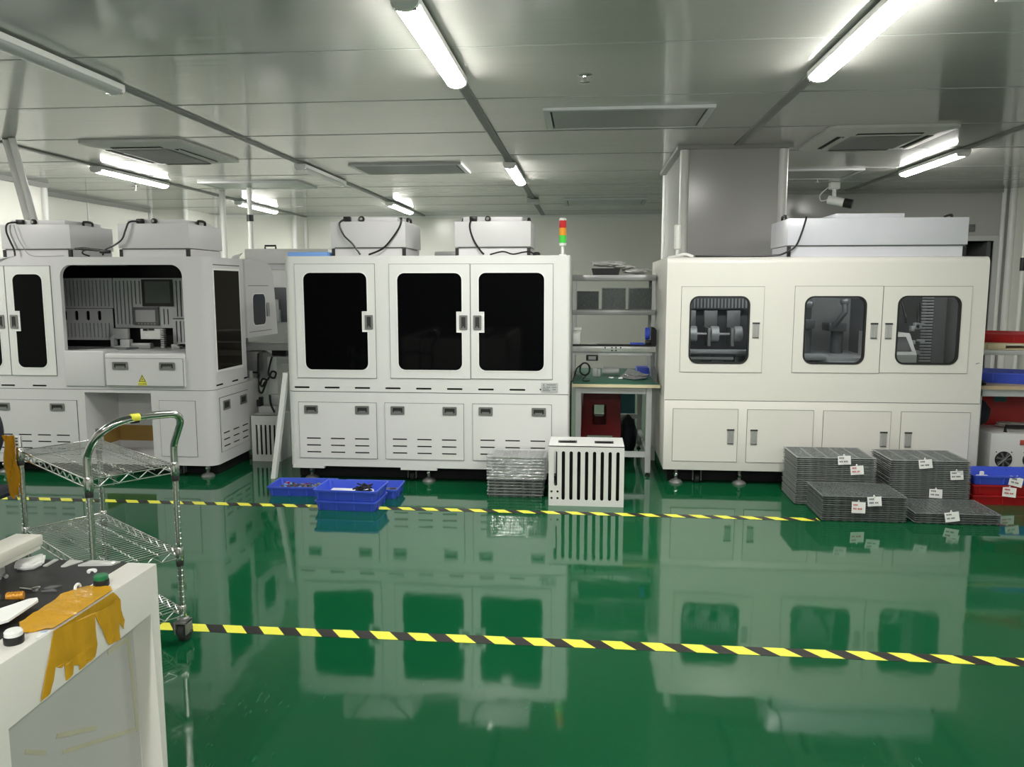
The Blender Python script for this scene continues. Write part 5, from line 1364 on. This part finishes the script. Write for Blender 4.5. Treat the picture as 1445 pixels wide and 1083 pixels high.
solo('white_plastic_piece', b, 'whiteplastic', 'lumpy white plastic piece on the black top under the aluminium bar', 'plastic piece')
solo('clear_strip', MB().prism([(-1.348, 1.79), (-1.338, 1.792), (-1.34, 1.838), (-1.352, 1.838)], ZT, ZT + .003, 'xy'), 'bag', 'narrow clear strip on the black top right of the white plastic piece', 'strip')
solo('clear_strip', MB().prism([(-1.30, 1.79), (-1.29, 1.792), (-1.27, 1.832), (-1.31, 1.838)], ZT, ZT + .003, 'xy'), 'bag', 'clear offcut at the back edge of the black top', 'strip')
solo('clear_film', MB().prism([(-1.262, 1.80), (-1.18, 1.812), (-1.172, 1.836), (-1.25, 1.836)], ZT, ZT + .004, 'xy'), 'bag', 'larger clear film piece at the back edge of the black top by the white corner', 'film')
b = MB().prism([(-1.26, 1.36), (-1.21, 1.40), (-1.178, 1.452), (-1.188, 1.555), (-1.20, 1.568), (-1.213, 1.56), (-1.24, 1.50), (-1.28, 1.44)], .912, .917, 'xy').box(-1.25, -1.23, 1.42, 1.5, ZT, .912)
solo('white_sheet', b, 'paper', 'folded white sheet with a pointed end lying beside the amber tape', 'sheet')
b = MB().tube([(-1.282, 1.58, ZT + .009), (-1.25, 1.592, ZT + .009)], .009, 14)
for k in range(5): b.tube([(-1.279 + k * .006, 1.5812 + k * .0022, ZT + .009), (-1.277 + k * .006, 1.582 + k * .0022, ZT + .009)], .0102, 14)
solo('brass_insert', b, 'orange', 'small ribbed orange brass insert on the black top', 'insert')
b = MB().tube([(-1.295, 1.642, ZT + .005), (-1.262, 1.638, ZT + .005)], .0045, 8).lathe([(.006, -.004), (.009, -.003), (.009, .003), (.006, .004)], (-1.254, 1.637, ZT + .006), 14)
solo('silver_bolt', b, 'chrome', 'silver bolt with a ring end on the black top above the brass insert', 'bolt')
solo('silver_pin', MB().tube([(-1.335, 1.60, ZT + .003), (-1.315, 1.60, ZT + .003)], .003, 8), 'chrome', 'short silver pin on the black top left of the brass insert', 'pin')
solo('grey_shards', MB().prism([(-1.245, 1.65), (-1.225, 1.655), (-1.215, 1.672), (-1.24, 1.665)], ZT, ZT + .003, 'xy').prism([(-1.24, 1.635), (-1.205, 1.64), (-1.22, 1.648)], ZT, ZT + .003, 'xy'), 'bezel', 'dark grey plastic shards right of the silver bolt', 'shards')
b = MB().tube([(-1.2 + .008 * math.cos(a), 1.762 + .008 * math.sin(a), ZT + .004) for a in [k * .5 for k in range(10)]], .004, 8)
solo('white_ring', b, 'whiteplastic', 'tiny white ring on the black top near the green button', 'ring')
b = MB().tube([(-1.165, 1.655 + .009 * math.cos(a), ZT + .004 + .009 * math.sin(a)) for a in [k * .35 for k in range(10)]], .0035, 8)
solo('white_hook', b, 'whiteplastic', 'small white hook standing at the top edge of the amber tape', 'hook')
b = MB().tube([(-1.386 + .009 * math.cos(a), 1.70 + .009 * math.sin(a), ZT + .006) for a in [k * .5 for k in range(11)]], .004, 8).tube([(-1.41, 1.68, ZT + .005), (-1.395, 1.695, ZT + .005)], .005, 8)
solo('metal_hook', b, 'grey', 'small grey metal hook on the black top at the left photo edge', 'hook')
solo('black_case', MB().box(-1.36, -1.25, 1.46, 1.575, ZT, .908, .003), 'void', 'flat black case beside the white sheet on the black top', 'case')
